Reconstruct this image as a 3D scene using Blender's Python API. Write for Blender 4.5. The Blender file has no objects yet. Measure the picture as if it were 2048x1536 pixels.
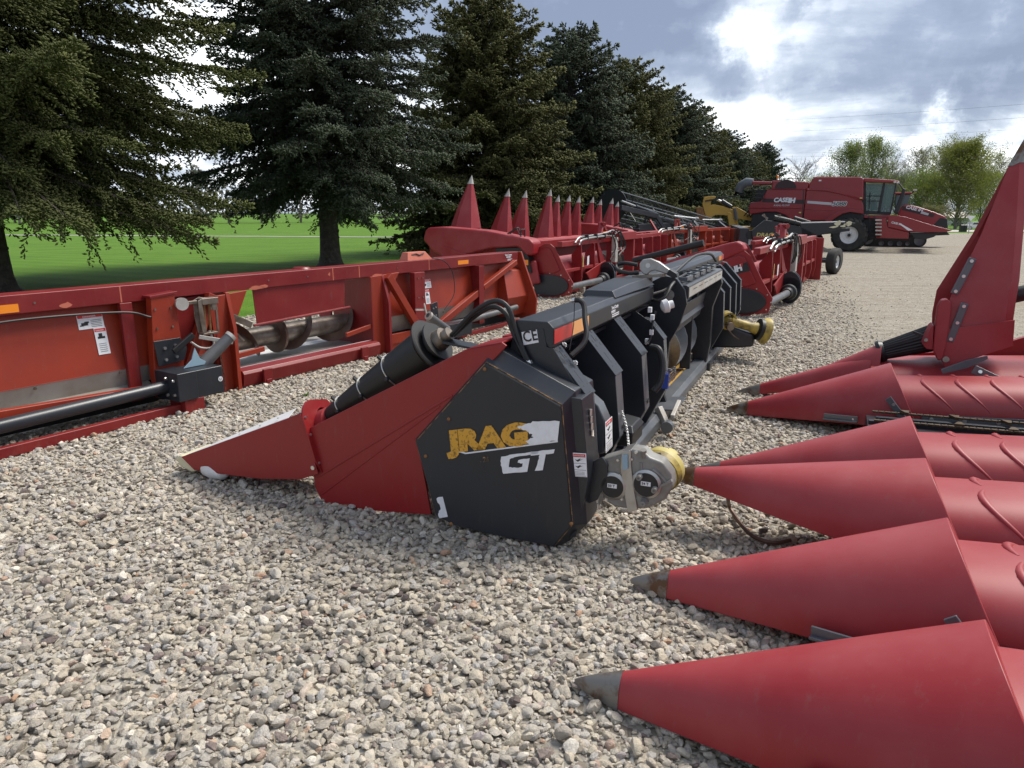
import bpy, bmesh, math, random
import numpy as np
from mathutils import Vector, Matrix, Euler
sc = bpy.context.scene
# ---------------------------------------------------------------- camera
FPX = 1420.0; PITCH = math.atan(343 / 1420.0); CAMH = 1.65
cd = bpy.data.cameras.new('camera'); cam = bpy.data.objects.new('camera', cd)
sc.collection.objects.link(cam)
cam.location = (0, 0, CAMH); cam.rotation_euler = (math.pi / 2 - PITCH, 0, 0)
cd.sensor_width = 36; cd.lens = FPX / 2048 * 36; cd.clip_start = 0.05; cd.clip_end = 3000
sc.camera = cam
sc.view_settings.view_transform = 'Standard'; sc.view_settings.look = 'None'
sc.view_settings.exposure = 1.15; sc.view_settings.gamma = 1.0
# ---------------------------------------------------------------- light
SUN_EL, SUN_AZ = math.radians(55), math.radians(62)     # azimuth clockwise from +Y
sd = bpy.data.lights.new('sun', 'SUN'); sd.energy = 2.3; sd.angle = math.radians(24); sd.color = (1, .95, .87)
so = bpy.data.objects.new('sun', sd); sc.collection.objects.link(so)
sdir = Vector((math.sin(SUN_AZ) * math.cos(SUN_EL), math.cos(SUN_AZ) * math.cos(SUN_EL), math.sin(SUN_EL)))
so.rotation_euler = sdir.to_track_quat('Z', 'Y').to_euler(); so.location = sdir * 50

def ray(u, v):
    x = (u - 1024) / FPX; up = -(v - 768) / FPX
    return Vector((x, math.cos(PITCH) + up * math.sin(PITCH), -math.sin(PITCH) + up * math.cos(PITCH)))

world = bpy.data.worlds.new('World'); sc.world = world; world.use_nodes = True
nt = world.node_tree; nt.nodes.clear()
def N(t, typ, **kw):
    n = t.nodes.new(typ)
    for k, v in kw.items(): setattr(n, k, v)
    return n
def math_(t, op, a, b=None, clamp=False):
    n = N(t, 'ShaderNodeMath', operation=op); n.use_clamp = clamp
    for i, x in enumerate((a, b)):
        if x is None: continue
        if isinstance(x, (int, float)): n.inputs[i].default_value = x
        else: t.links.new(x, n.inputs[i])
    return n.outputs[0]
def mixc(t, f, a, b, bt='MIX'):
    n = N(t, 'ShaderNodeMix', data_type='RGBA', blend_type=bt)
    for i, x in ((0, f), (6, a), (7, b)):
        if isinstance(x, (int, float)): n.inputs[i].default_value = x
        elif isinstance(x, tuple): n.inputs[i].default_value = (*x, 1) if len(x) == 3 else x
        else: t.links.new(x, n.inputs[i])
    return n.outputs[2]
def ramp(t, f, stops):
    n = N(t, 'ShaderNodeValToRGB'); e = n.color_ramp.elements
    while len(e) < len(stops): e.new(.5)
    for x, (p, c) in zip(e, stops): x.position = p; x.color = (*c, 1) if len(c) == 3 else c
    t.links.new(f, n.inputs[0]); return n.outputs[0]
def build_sky():
    t = nt; L = t.links
    sky = N(t, 'ShaderNodeTexSky', sky_type='NISHITA', sun_disc=False)
    sky.sun_elevation = SUN_EL; sky.sun_rotation = SUN_AZ; sky.altitude = 250; sky.dust_density = 2
    tc = N(t, 'ShaderNodeTexCoord'); sep = N(t, 'ShaderNodeSeparateXYZ'); L.new(tc.outputs['Generated'], sep.inputs[0])
    zz = math_(t, 'ADD', math_(t, 'MAXIMUM', sep.outputs[2], 0.0), .16)
    cmb = N(t, 'ShaderNodeCombineXYZ')
    L.new(math_(t, 'DIVIDE', sep.outputs[0], zz), cmb.inputs[0]); L.new(math_(t, 'DIVIDE', sep.outputs[1], zz), cmb.inputs[1])
    n1 = N(t, 'ShaderNodeTexNoise'); n1.inputs['Scale'].default_value = 1.15; n1.inputs['Detail'].default_value = 7
    n1.inputs['Roughness'].default_value = .56; n1.inputs['Distortion'].default_value = .25
    mp = N(t, 'ShaderNodeMapping'); mp.inputs['Location'].default_value = (3.1, 7.7, 0.4)
    L.new(cmb.outputs[0], mp.inputs[0]); L.new(mp.outputs[0], n1.inputs['Vector'])
    n2 = N(t, 'ShaderNodeTexNoise'); n2.inputs['Scale'].default_value = 5.5; n2.inputs['Detail'].default_value = 9; n2.inputs['Roughness'].default_value = .62; n2.inputs['Distortion'].default_value = .5
    L.new(tc.outputs['Generated'], n2.inputs['Vector'])
    n3 = N(t, 'ShaderNodeTexNoise'); n3.inputs['Scale'].default_value = 17; n3.inputs['Detail'].default_value = 7; n3.inputs['Roughness'].default_value = .6; L.new(tc.outputs['Generated'], n3.inputs['Vector'])
    f = n1.outputs['Fac']
    w = math_(t, 'MULTIPLY', math_(t, 'SUBTRACT', n2.outputs['Fac'], .5), .80)
    for (u, v, r, amp) in [(1478, 80, 50, .15), (1478, 72, 30, .08), (1345, 185, 80, .15), (1520, 212, 50, .11), (1640, 40, 110, .10), (1480, 270, 60, .10),
                           (1700, 90, 200, .07), (440, 60, 120, .22), (1990, 320, 110, .26), (1230, 110, 200, -.15), (1900, 175, 220, -.12), (1560, 20, 60, .08), (1480, 350, 200, .10), (1660, 205, 160, -.06), (1470, 130, 40, -.0),
                           (560, 420, 300, .15), (1120, 30, 200, -.03), (1050, 200, 120, .1), (1750, 320, 120, .1)]:
        d = ray(u, v).normalized()
        vm = N(t, 'ShaderNodeVectorMath', operation='DISTANCE'); L.new(tc.outputs['Generated'], vm.inputs[0]); vm.inputs[1].default_value = d
        q = math_(t, 'DIVIDE', vm.outputs['Value'], r / FPX)
        q = math_(t, 'ADD', q, math_(t, 'ADD', math_(t, 'MULTIPLY', w, 4.2), math_(t, 'MULTIPLY', math_(t, 'SUBTRACT', n3.outputs['Fac'], .5), 2.6)))
        q = math_(t, 'SUBTRACT', 1.35, q)
        q = math_(t, 'MULTIPLY', q, 1.0, clamp=True)
        q = math_(t, 'MULTIPLY', q, amp)
        f = math_(t, 'ADD', f, q)
    f = math_(t, 'ADD', f, math_(t, 'MULTIPLY', w, .34))
    col = ramp(t, f, [(.30, (.135, .165, .235)), (.43, (.19, .225, .30)), (.52, (.29, .33, .40)), (.60, (.46, .50, .56)), (.73, (.85, .87, .88))])
    scl = N(t, 'ShaderNodeVectorMath', operation='SCALE'); L.new(col, scl.inputs[0]); scl.inputs['Scale'].default_value = 9.3
    mx = mixc(t, .93, sky.outputs[0], scl.outputs[0])
    bg = N(t, 'ShaderNodeBackground'); bg.inputs['Strength'].default_value = .1; L.new(mx, bg.inputs[0])
    out = N(t, 'ShaderNodeOutputWorld'); L.new(bg.outputs[0], out.inputs[0])
build_sky()

# ---------------------------------------------------------------- materials
MATS = {}
def mat(name, col, rough=.5, metal=0.0, col2=None, nscale=4.0, amt=.5, bump=None, spec=.5, detail=5, lo=.4, hi=.65, coat=0, alpha=None, trans=0):
    m = bpy.data.materials.new(name); m.use_nodes = True; t = m.node_tree; L = t.links
    p = t.nodes['Principled BSDF']; p.inputs['Roughness'].default_value = rough; p.inputs['Metallic'].default_value = metal
    p.inputs['Specular IOR Level'].default_value = spec; p.inputs['Coat Weight'].default_value = coat; p.inputs['Coat Roughness'].default_value = .15
    p.inputs['Base Color'].default_value = (*col, 1)
    if trans: p.inputs['Transmission Weight'].default_value = trans
    if alpha is not None: p.inputs['Alpha'].default_value = alpha
    tc = N(t, 'ShaderNodeTexCoord')
    if col2 is not None:
        n = N(t, 'ShaderNodeTexNoise'); n.inputs['Scale'].default_value = nscale; n.inputs['Detail'].default_value = detail; n.inputs['Roughness'].default_value = .62
        L.new(tc.outputs['Object'], n.inputs['Vector'])
        mr = N(t, 'ShaderNodeMapRange'); mr.inputs[1].default_value = lo; mr.inputs[2].default_value = hi; mr.inputs[4].default_value = amt
        L.new(n.outputs['Fac'], mr.inputs[0])
        L.new(mixc(t, mr.outputs[0], col, col2), p.inputs['Base Color'])
        mr2 = N(t, 'ShaderNodeMapRange'); mr2.inputs[3].default_value = rough * .85; mr2.inputs[4].default_value = min(1, rough * 1.3)
        L.new(n.outputs['Fac'], mr2.inputs[0]); L.new(mr2.outputs[0], p.inputs['Roughness'])
    if bump:
        n = N(t, 'ShaderNodeTexNoise'); n.inputs['Scale'].default_value = bump[0]; n.inputs['Detail'].default_value = 4
        L.new(tc.outputs['Object'], n.inputs['Vector'])
        b = N(t, 'ShaderNodeBump'); b.inputs['Strength'].default_value = bump[1]; b.inputs['Distance'].default_value = bump[2] if len(bump) > 2 else .01
        L.new(n.outputs['Fac'], b.inputs['Height']); L.new(b.outputs[0], p.inputs['Normal'])
    MATS[name] = m; return m
def paint(name, col, col2, rough=.35, amt=.35, coat=.0, nscale=2.2, speck=(.16, .13, .10), sp=.35, bump=(60, .04, .002)):
    """machine paint: large faded areas, fine dirt specks and thin vertical runs"""
    m = mat(name, col, rough, 0, col2, nscale, amt, bump, coat=coat)
    t = m.node_tree; L = t.links; p = t.nodes['Principled BSDF']; base = p.inputs['Base Color'].links[0].from_socket
    tc = [n for n in t.nodes if n.type == 'TEX_COORD'][0]
    mp = N(t, 'ShaderNodeMapping'); mp.inputs['Scale'].default_value = (9, 9, 1.6); L.new(tc.outputs['Object'], mp.inputs[0])
    n = N(t, 'ShaderNodeTexNoise'); n.inputs['Scale'].default_value = 3; n.inputs['Detail'].default_value = 9; n.inputs['Roughness'].default_value = .75
    L.new(mp.outputs[0], n.inputs['Vector'])
    mr = N(t, 'ShaderNodeMapRange'); mr.inputs[1].default_value = .56; mr.inputs[2].default_value = .78; mr.inputs[4].default_value = sp; mr.clamp = True
    L.new(n.outputs['Fac'], mr.inputs[0])
    c = mixc(t, mr.outputs[0], base, speck)
    L.new(c, p.inputs['Base Color']); return m
paint('red_paint', (.235, .008, .010), (.25, .022, .022), .40)
paint('red_plastic', (.26, .009, .014), (.31, .050, .055), .46, amt=.75, nscale=1.4, bump=(220, .10, .0015))
paint('orange_red', (.27, .027, .008), (.20, .018, .009), .42, amt=.6, sp=.45)
paint('rail_red', (.165, .008, .010), (.23, .022, .018), .38, amt=.6, sp=.45)
paint('black_paint', (.016, .019, .025), (.028, .032, .040), .33, amt=.5, speck=(.10, .09, .08), sp=.16)
paint('black_side', (.017, .0185, .022), (.024, .026, .030), .52, amt=.6, speck=(.085, .07, .055), sp=.34, bump=(7, .25, .006))
paint('combine_red', (.22, .007, .010), (.26, .020, .024), .28, amt=.3, coat=.3, sp=.15)
paint('yellow_paint', (.50, .29, .035), (.42, .25, .06), .45, amt=.5)
mat('black_plastic', (.009, .010, .012), .42, bump=(200, .1, .001))
mat('rubber', (.007, .007, .008), .5, 0, (.015, .0145, .014), 6, .7)
mat('tyre', (.014, .014, .014), .75, 0, (.045, .041, .035), 5, .8)
mat('steel', (.42, .42, .41), .38, .9, (.30, .27, .24), 9, .7)
mat('worn_steel', (.27, .235, .20), .42, .75, (.12, .085, .06), 7, .85)
mat('cap_steel', (.20, .19, .175), .45, .6, (.11, .058, .03), 9, 1.0, lo=.45, hi=.58)
mat('auger_brown', (.085, .045, .032), .42, .35, (.16, .10, .07), 5, .8)
mat('galv', (.50, .49, .46), .5, .35, (.34, .29, .24), 5, .7)
mat('sheet_grey', (.36, .34, .31), .48, .3, (.27, .23, .19), 3, .8)
mat('cast_grey', (.23, .23, .22), .5, .35, (.16, .14, .12), 14, .6, bump=(90, .25, .002))
mat('zinc', (.62, .62, .60), .32, .9)
mat('shaft_grey', (.085, .09, .10), .42, .1, (.15, .145, .135), 6, .5)
mat('guard_yellow', (.52, .44, .13), .5, 0, (.36, .29, .12), 5, .7)
mat('guard_dirty', (.42, .31, .05), .5, 0, (.06, .045, .03), 10, .95)
mat('white_trim', (.66, .66, .66), .45, 0, (.5, .48, .45), 8, .4)
mat('white_decal', (.72, .73, .76), .45, 0, (.60, .60, .62), 30, .5)
mat('gold_decal', (.60, .31, .030), .5, 0, (.10, .06, .02), 60, .75, lo=.52, hi=.62)
mat('ink', (.015, .015, .017), .5)
mat('red_ink', (.55, .03, .02), .5)
mat('blue_plastic', (.03, .07, .35), .4)
mat('blue_strap', (.24, .36, .44), .5)
mat('orange_reflector', (.85, .26, .02), .3, coat=.4)
mat('amber_reflector', (.80, .38, .12), .35, coat=.4)
mat('red_reflector', (.50, .02, .02), .35, coat=.4)
mat('rust', (.18, .075, .025), .8, 0, (.32, .16, .06), 20, .8)
mat('rust_edge', (.30, .17, .075), .8, 0, (.05, .04, .03), 25, .9, lo=.45, hi=.55)
mat('salmon', (.50, .14, .085), .5, 0, (.40, .10, .06), 5, .6)
mat('cream', (.60, .56, .38), .5, 0, (.45, .42, .3), 8, .4)
mat('glass_dark', (.035, .055, .055), .06, 0, spec=.8)
mat('glass_cab', (.10, .17, .15), .08, 0, spec=.7, alpha=.72)
mat('gold_line', (.45, .29, .06), .5)
mat('bark', (.045, .036, .030), .9, 0, (.10, .085, .07), 8, .8, bump=(18, 1.0, .04))
mat('bark_light', (.16, .14, .12), .9, 0, (.25, .22, .19), 5, .6)
mat('hull_grey', (.10, .11, .125), .35, .2, (.14, .145, .15), 4, .5)
mat('silver_stripe', (.45, .45, .47), .35, .5)
mat('dark_stripe', (.03, .012, .014), .4)
mat('conc', (.46, .43, .38), .9, 0, (.38, .35, .31), 2, .6)
mat('chain', (.11, .085, .055), .45, .7, (.05, .035, .025), 20, .8)

# ---------------------------------------------------------------- object helpers
def link(o): sc.collection.objects.link(o); return o
def tag(o, label=None, cat=None, group=None, kind=None):
    if label: o['label'] = label
    if cat: o['category'] = cat
    if group: o['group'] = group
    if kind: o['kind'] = kind
    return o
class Frame:
    """local x runs along the machine, local y 90 degrees to its left"""
    def __init__(s, x, y, deg):
        s.o = Vector((x, y, 0)); s.deg = deg; r = math.radians(deg)
        s.A = Vector((math.cos(r), math.sin(r), 0)); s.B = Vector((-math.sin(r), math.cos(r), 0))
    def _l(s, u, v, n, p0):
        d = ray(u, v); c = Vector((0, 0, CAMH)); p = c + d * ((p0 - c).dot(n) / d.dot(n)); q = p - s.o
        return (q.dot(s.A), q.dot(s.B), p.z)
    def a(s, u, v, a=0): return s._l(u, v, s.A, s.o + s.A * a)
    def b(s, u, v, b=0): return s._l(u, v, s.B, s.o + s.B * b)
    def z(s, u, v, z=0): return s._l(u, v, Vector((0, 0, 1)), Vector((0, 0, z)))
    def root(s, name, label, cat, group=None):
        o = bpy.data.objects.new(name, None); o.empty_display_size = .3; o.location = s.o; o.rotation_euler = (0, 0, math.radians(s.deg))
        link(o); return tag(o, label, cat, group)
def V3(p): return Vector(p)
class MB:
    def __init__(s): s.v = []; s.f = []
    def add(s, vs, fs):
        n = len(s.v); s.v += [tuple(x) for x in vs]; s.f += [tuple(i + n for i in f) for f in fs]; return s
    def prism(s, pts, vec):
        n = len(pts); vec = V3(vec); p = [V3(q) for q in pts]
        return s.add(p + [q + vec for q in p], [tuple(range(n)), tuple(range(2 * n - 1, n - 1, -1))] + [(i, (i + 1) % n, n + (i + 1) % n, n + i) for i in range(n)])
    def yz(s, x0, x1, pts): return s.prism([(x0, p[0], p[1]) for p in pts], (x1 - x0, 0, 0))
    def xz(s, y0, y1, pts): return s.prism([(p[0], y0, p[1]) for p in pts], (0, y1 - y0, 0))
    def xy(s, z0, z1, pts): return s.prism([(p[0], p[1], z0) for p in pts], (0, 0, z1 - z0))
    def box(s, a, b):
        return s.prism([(a[0], a[1], a[2]), (b[0], a[1], a[2]), (b[0], b[1], a[2]), (a[0], b[1], a[2])], (0, 0, b[2] - a[2]))
    def beam(s, p0, p1, w, h, up=(0, 0, 1)):
        p0, p1 = V3(p0), V3(p1); d = (p1 - p0).normalized(); up = V3(up)
        sd = d.cross(up)
        if sd.length < 1e-4: sd = d.cross(V3((1, 0, 0)))
        sd.normalize(); u2 = sd.cross(d).normalized()
        c = [sd * w / 2 * i + u2 * h / 2 * j for i, j in ((-1, -1), (1, -1), (1, 1), (-1, 1))]
        return s.prism([p0 + q for q in c], p1 - p0)
    def loft(s, rings, cap=True, closed=True):
        n = len(rings[0]); b = len(s.v); s.v += [tuple(p) for r in rings for p in r]
        m = n if closed else n - 1
        for i in range(len(rings) - 1):
            for j in range(m):
                k = (j + 1) % n; s.f.append((b + i * n + j, b + i * n + k, b + (i + 1) * n + k, b + (i + 1) * n + j))
        if cap: s.f.append(tuple(b + j for j in range(n))); s.f.append(tuple(b + (len(rings) - 1) * n + j for j in range(n - 1, -1, -1)))
        return s
    def tube(s, path, r, n=10, cap=True):
        P = [V3(p) for p in path]; rs = r if isinstance(r, (list, tuple)) else [r] * len(P); rings = []; ref = None
        for i, p in enumerate(P):
            d = (P[min(i + 1, len(P) - 1)] - P[max(i - 1, 0)]).normalized()
            if ref is None: ref = d.orthogonal().normalized()
            ref = (ref - d * ref.dot(d)).normalized(); b2 = d.cross(ref)
            rings.append([p + (ref * math.cos(t) + b2 * math.sin(t)) * rs[i] for t in (2 * math.pi * k / n for k in range(n))])
        return s.loft(rings, cap)
    def lathe(s, prof, c, axis=(0, 0, 1), n=24, cap=True):
        """prof: (distance along axis, radius)"""
        ax = V3(axis).normalized(); e = ax.orthogonal().normalized(); g = ax.cross(e); c = V3(c)
        return s.loft([[c + ax * d + (e * math.cos(t) + g * math.sin(t)) * r for t in (2 * math.pi * k / n for k in range(n))] for d, r in prof], cap)
    def cyl(s, p0, p1, r, n=16): return s.tube([p0, p1], r, n)
    def ball(s, c, r, n=12): return s.lathe([(-r * math.cos(math.pi * k / 8), max(r * math.sin(math.pi * k / 8), r * .02)) for k in range(9)], c, (0, 0, 1), n)
    def bolt(s, c, ax, r=.011, h=.008): return s.cyl(c, V3(c) + V3(ax).normalized() * h, r, 6)
    def pieces(s):
        par = list(range(len(s.v)))
        def fd(i):
            while par[i] != i: par[i] = par[par[i]]; i = par[i]
            return i
        for f in s.f:
            a = fd(f[0])
            for j in f[1:]: par[fd(j)] = a
        g = {}
        for f in s.f: g.setdefault(fd(f[0]), []).append(f)
        out = []
        for fs in g.values():
            ids = sorted({i for f in fs for i in f}); mp = {i: k for k, i in enumerate(ids)}; q = MB(); q.v = [s.v[i] for i in ids]; q.f = [tuple(mp[i] for i in f) for f in fs]; out.append(q)
        return out
    def build(s, name, m, parent=None, bev=0, smooth=35, label=None, solid=0, each=True):
        if each and name in EACH and parent:
            ps = s.pieces(); o = None
            for q in ps[:90]: o = q.build(EACH[name], m, parent, bev, smooth, each=False)
            return o
        me = bpy.data.meshes.new(name); me.from_pydata(s.v, [], s.f); me.validate()
        bm = bmesh.new(); bm.from_mesh(me); bmesh.ops.recalc_face_normals(bm, faces=bm.faces); bm.to_mesh(me); bm.free()
        me.materials.append(MATS[m] if isinstance(m, str) else m)
        me.polygons.foreach_set('use_smooth', [True] * len(me.polygons)); me.set_sharp_from_angle(angle=math.radians(smooth))
        o = link(bpy.data.objects.new(name, me))
        if parent: o.parent = parent
        if solid: q = o.modifiers.new('thick', 'SOLIDIFY'); q.thickness = solid; q.offset = -1
        if bev: q = o.modifiers.new('bevel', 'BEVEL'); q.width = bev; q.segments = 2; q.limit_method = 'ANGLE'; q.angle_limit = math.radians(30); q.harden_normals = True
        if label: o['label'] = label
        return o
EACH = {k: k[:-1] for k in 'panel_bolts cover_bolts plate_bolts strip_bolts link_bolts collar_bolts gearbox_bolts handle_bolts gearbox_bosses harness_tags rib_holes adapter_grids latch_pins hose_couplers frame_lugs roller_rings roller_clips hood_ribs floor_bars crossbar_slots post_bosses hydraulic_lines hose_loops frame_bolts'.split()}
EACH.update(worn_patches='worn_patch', skid_sheet='skid_sheet', hinge='hinge_knuckle', sill_lug='sill_lug', adapter_grid='grid_bar', handrail='handrail', body_crease='body_crease', ladder='ladder_bar', end_sheet='end_sheet', axle='axle', foot='foot', shield_crease='shield_crease', gearbox_cap='gearbox_cap', gearbox_rim='gearbox_rim', drive_tube='drive_tube', bottom_rail='bottom_rail', upright_post='upright_post', diagonal_brace='diagonal_brace', stripper_bar='stripper_bar', opening_frame='opening_frame', opening_side='opening_side', back_sheet='back_sheet', wear_strip='wear_strip', blue_tape='blue_tape', carrier_plate='carrier_plate', opening_side_plate='opening_side_plate')
def text(parent, s, org, right, up, size, m, name='lettering', shear=0, bold=0, off=.004, width=1.0, spacing=1.0, align='LEFT', th=.0015):
    cu = bpy.data.curves.new('t', 'FONT'); cu.body = s; cu.size = size; cu.shear = shear; cu.offset = bold; cu.extrude = th / 2; cu.space_character = spacing
    cu.align_x = align; cu.resolution_u = 3
    o = bpy.data.objects.new('t', cu); link(o); bpy.context.view_layer.update()
    me = bpy.data.meshes.new_from_object(o.evaluated_get(bpy.context.evaluated_depsgraph_get())); bpy.data.objects.remove(o); bpy.data.curves.remove(cu)
    r = V3(right).normalized(); u = V3(up); u = (u - r * u.dot(r)).normalized(); n = r.cross(u)
    M = Matrix.Translation(V3(org) + n * off) @ Matrix((r * width, u, n)).transposed().to_4x4()
    me.transform(M); me.materials.clear(); me.materials.append(MATS[m]); me.name = name
    q = link(bpy.data.objects.new(name, me)); q.parent = parent; return q
def copy_tree(o, parent=None):
    c = o.copy(); link(c)
    if parent: c.parent = parent
    for ch in [x for x in sc.objects if x.parent == o]: copy_tree(ch, c)
    return c
def catenary(p0, p1, sag, n=14): return [V3(p0).lerp(V3(p1), i / n) - Vector((0, 0, sag * 4 * (i / n) * (1 - i / n))) for i in range(n + 1)]
def bez(P, n=20):
    """smooth curve through the points"""
    P = [V3(p) for p in P]; Q = [P[0] * 2 - P[1]] + P + [P[-1] * 2 - P[-2]]; out = []
    for i in range(1, len(Q) - 2):
        for k in range(n):
            t = k / n; a, b, c, d = Q[i - 1], Q[i], Q[i + 1], Q[i + 2]
            out.append(.5 * ((2 * b) + (c - a) * t + (2 * a - 5 * b + 4 * c - d) * t * t + (3 * b - a - 3 * c + d) * t ** 3))
    return out + [P[-1]]
def wheel(parent, c, axis, R, w, rimr, rim='white_trim', lugs=0, name='wheel'):
    ax = V3(axis).normalized(); c = V3(c)
    t = MB(); t.lathe([(-w / 2 * .75, rimr), (-w / 2, rimr * 1.12), (-w / 2, R * .88), (-w / 2 * .8, R * .97), (0, R), (w / 2 * .8, R * .97), (w / 2, R * .88), (w / 2, rimr * 1.12), (w / 2 * .75, rimr)], c, ax, 36, False)
    if lugs:
        e = ax.orthogonal().normalized(); g = ax.cross(e)
        for k in range(lugs):
            for sgn in (-1, 1):
                a0 = 2 * math.pi * (k + (.5 if sgn > 0 else 0)) / lugs; a1 = a0 + .18
                rr = lambda a: e * math.cos(a) + g * math.sin(a)
                t.beam(c + rr(a0) * (R * 1.0) + ax * sgn * w * .03, c + rr(a1) * (R * .965) + ax * sgn * w * .49, .05, .07, rr(a0))
    o = t.build('tyre', 'tyre', None, 0, 40); 
    r = MB().lathe([(-w / 2 * .75, rimr), (-w / 2 * .6, rimr * .93), (-w / 2 * .2, rimr * .8), (-w * .1, rimr * .35), (-w * .22, rimr * .3), (-w * .22, .01)], c, -ax * -1, 28, False)
    r.lathe([(w / 2 * .75, rimr), (w / 2 * .6, rimr * .93), (w / 2 * .2, rimr * .8), (w * .1, rimr * .35), (w * .22, rimr * .3), (w * .22, .01)], c, ax, 28, False)
    ro = r.build('rim', rim, None, 0, 40)
    h = MB().cyl(c - ax * w * .3, c + ax * w * .3, rimr * .2, 12); 
    e = ax.orthogonal().normalized(); g = ax.cross(e)
    for k in range(8):
        q = c + (e * math.cos(k * .785) + g * math.sin(k * .785)) * rimr * .3; h.cyl(q - ax * w * .25, q + ax * w * .25, rimr * .035, 6)
    ho = h.build('hub', 'black_plastic' if rim != 'black_plastic' else 'worn_steel', None)
    top = o; o.name = name
    for x in (ro, ho): x.parent = o
    o.parent = parent; return o
# ================================================================ SETTING
GW = []
def sheet(name, pts, z, m, sub=0, label=None):
    mb = MB(); mb.add([(x, y, z) for x, y in pts], [tuple(range(len(pts)))])
    o = mb.build(name, m); return tag(o, label, None, None, 'structure')
def ground_mat():
    m = bpy.data.materials.new('gravel_ground'); m.use_nodes = True; t = m.node_tree; L = t.links; p = t.nodes['Principled BSDF']
    p.inputs['Roughness'].default_value = .95; p.inputs['Specular IOR Level'].default_value = .2
    tc = N(t, 'ShaderNodeTexCoord'); ob = tc.outputs['Object']
    v = N(t, 'ShaderNodeTexVoronoi'); v.inputs['Scale'].default_value = 26; L.new(ob, v.inputs['Vector'])
    v2 = N(t, 'ShaderNodeTexVoronoi', feature='DISTANCE_TO_EDGE'); v2.inputs['Scale'].default_value = 26; L.new(ob, v2.inputs['Vector'])
    sp = N(t, 'ShaderNodeSeparateColor'); L.new(v.outputs['Color'], sp.inputs[0])
    stone = ramp(t, sp.outputs[0], [(0, (.08, .07, .06)), (.15, (.18, .155, .125)), (.45, (.28, .255, .21)), (.8, (.38, .35, .30)), (1, (.45, .42, .36))])
    big = N(t, 'ShaderNodeTexNoise'); big.inputs['Scale'].default_value = .35; big.inputs['Detail'].default_value = 6; L.new(ob, big.inputs['Vector'])
    fine = N(t, 'ShaderNodeTexNoise'); fine.inputs['Scale'].default_value = 5; fine.inputs['Detail'].default_value = 8; fine.inputs['Roughness'].default_value = .75; L.new(ob, fine.inputs['Vector'])
    dirt = ramp(t, fine.outputs['Fac'], [(.30, (.17, .145, .11)), (.44, (.27, .245, .20)), (.62, (.33, .305, .255)), (.8, (.40, .375, .325))])
    # the driven strip of the yard (fine dusty gravel) right of the machines
    sx = N(t, 'ShaderNodeSeparateXYZ'); L.new(ob, sx.inputs[0])
    dd = math_(t, 'SUBTRACT', sx.outputs[0], math_(t, 'MULTIPLY', sx.outputs[1], .40)); dd = math_(t, 'ADD', dd, math_(t, 'MULTIPLY', math_(t, 'SUBTRACT', big.outputs['Fac'], .5), 3.0))
    mr = N(t, 'ShaderNodeMapRange'); mr.inputs[1].default_value = -.6; mr.inputs[2].default_value = .9; mr.inputs[3].default_value = .10; mr.inputs[4].default_value = .82; L.new(dd, mr.inputs[0])
    gr = N(t, 'ShaderNodeTexVoronoi'); gr.inputs['Scale'].default_value = 60; L.new(ob, gr.inputs['Vector']); gs = N(t, 'ShaderNodeSeparateColor'); L.new(gr.outputs['Color'], gs.inputs[0])
    grc = ramp(t, gs.outputs[0], [(0, (.42, .40, .37)), (.25, (.82, .81, .78)), (.7, (1.08, 1.06, 1.03)), (1, (1.5, 1.48, 1.45))]); dirt = mixc(t, .8, dirt, grc, 'MULTIPLY')
    mps = N(t, 'ShaderNodeMapping'); mps.inputs['Rotation'].default_value = (0, 0, math.radians(-62)); mps.inputs['Scale'].default_value = (.25, 3.2, 1); L.new(ob, mps.inputs[0])
    sn = N(t, 'ShaderNodeTexNoise'); sn.inputs['Scale'].default_value = 1.3; sn.inputs['Detail'].default_value = 8; L.new(mps.outputs[0], sn.inputs['Vector'])
    dirt = mixc(t, .5, dirt, ramp(t, sn.outputs['Fac'], [(.32, (.66, .60, .54)), (.48, (.98, .96, .94)), (.7, (1.18, 1.18, 1.18))]), 'MULTIPLY')
    c = mixc(t, mr.outputs[0], stone, dirt)
    # scattered ochre soil stains and tyre-rubbed patches
    st = N(t, 'ShaderNodeMapRange'); st.inputs[1].default_value = .60; st.inputs[2].default_value = .72; st.inputs[4].default_value = .55; L.new(big.outputs['Fac'], st.inputs[0])
    c = mixc(t, st.outputs[0], c, (.25, .19, .13))
    L.new(c, p.inputs['Base Color'])
    h = math_(t, 'MINIMUM', v2.outputs['Distance'], .25)
    h = math_(t, 'ADD', h, math_(t, 'MULTIPLY', fine.outputs['Fac'], .35))
    b = N(t, 'ShaderNodeBump'); b.inputs['Strength'].default_value = .9; b.inputs['Distance'].default_value = .03; L.new(h, b.inputs['Height']); L.new(b.outputs[0], p.inputs['Normal'])
    MATS['gravel_ground'] = m
ground_mat()
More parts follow.
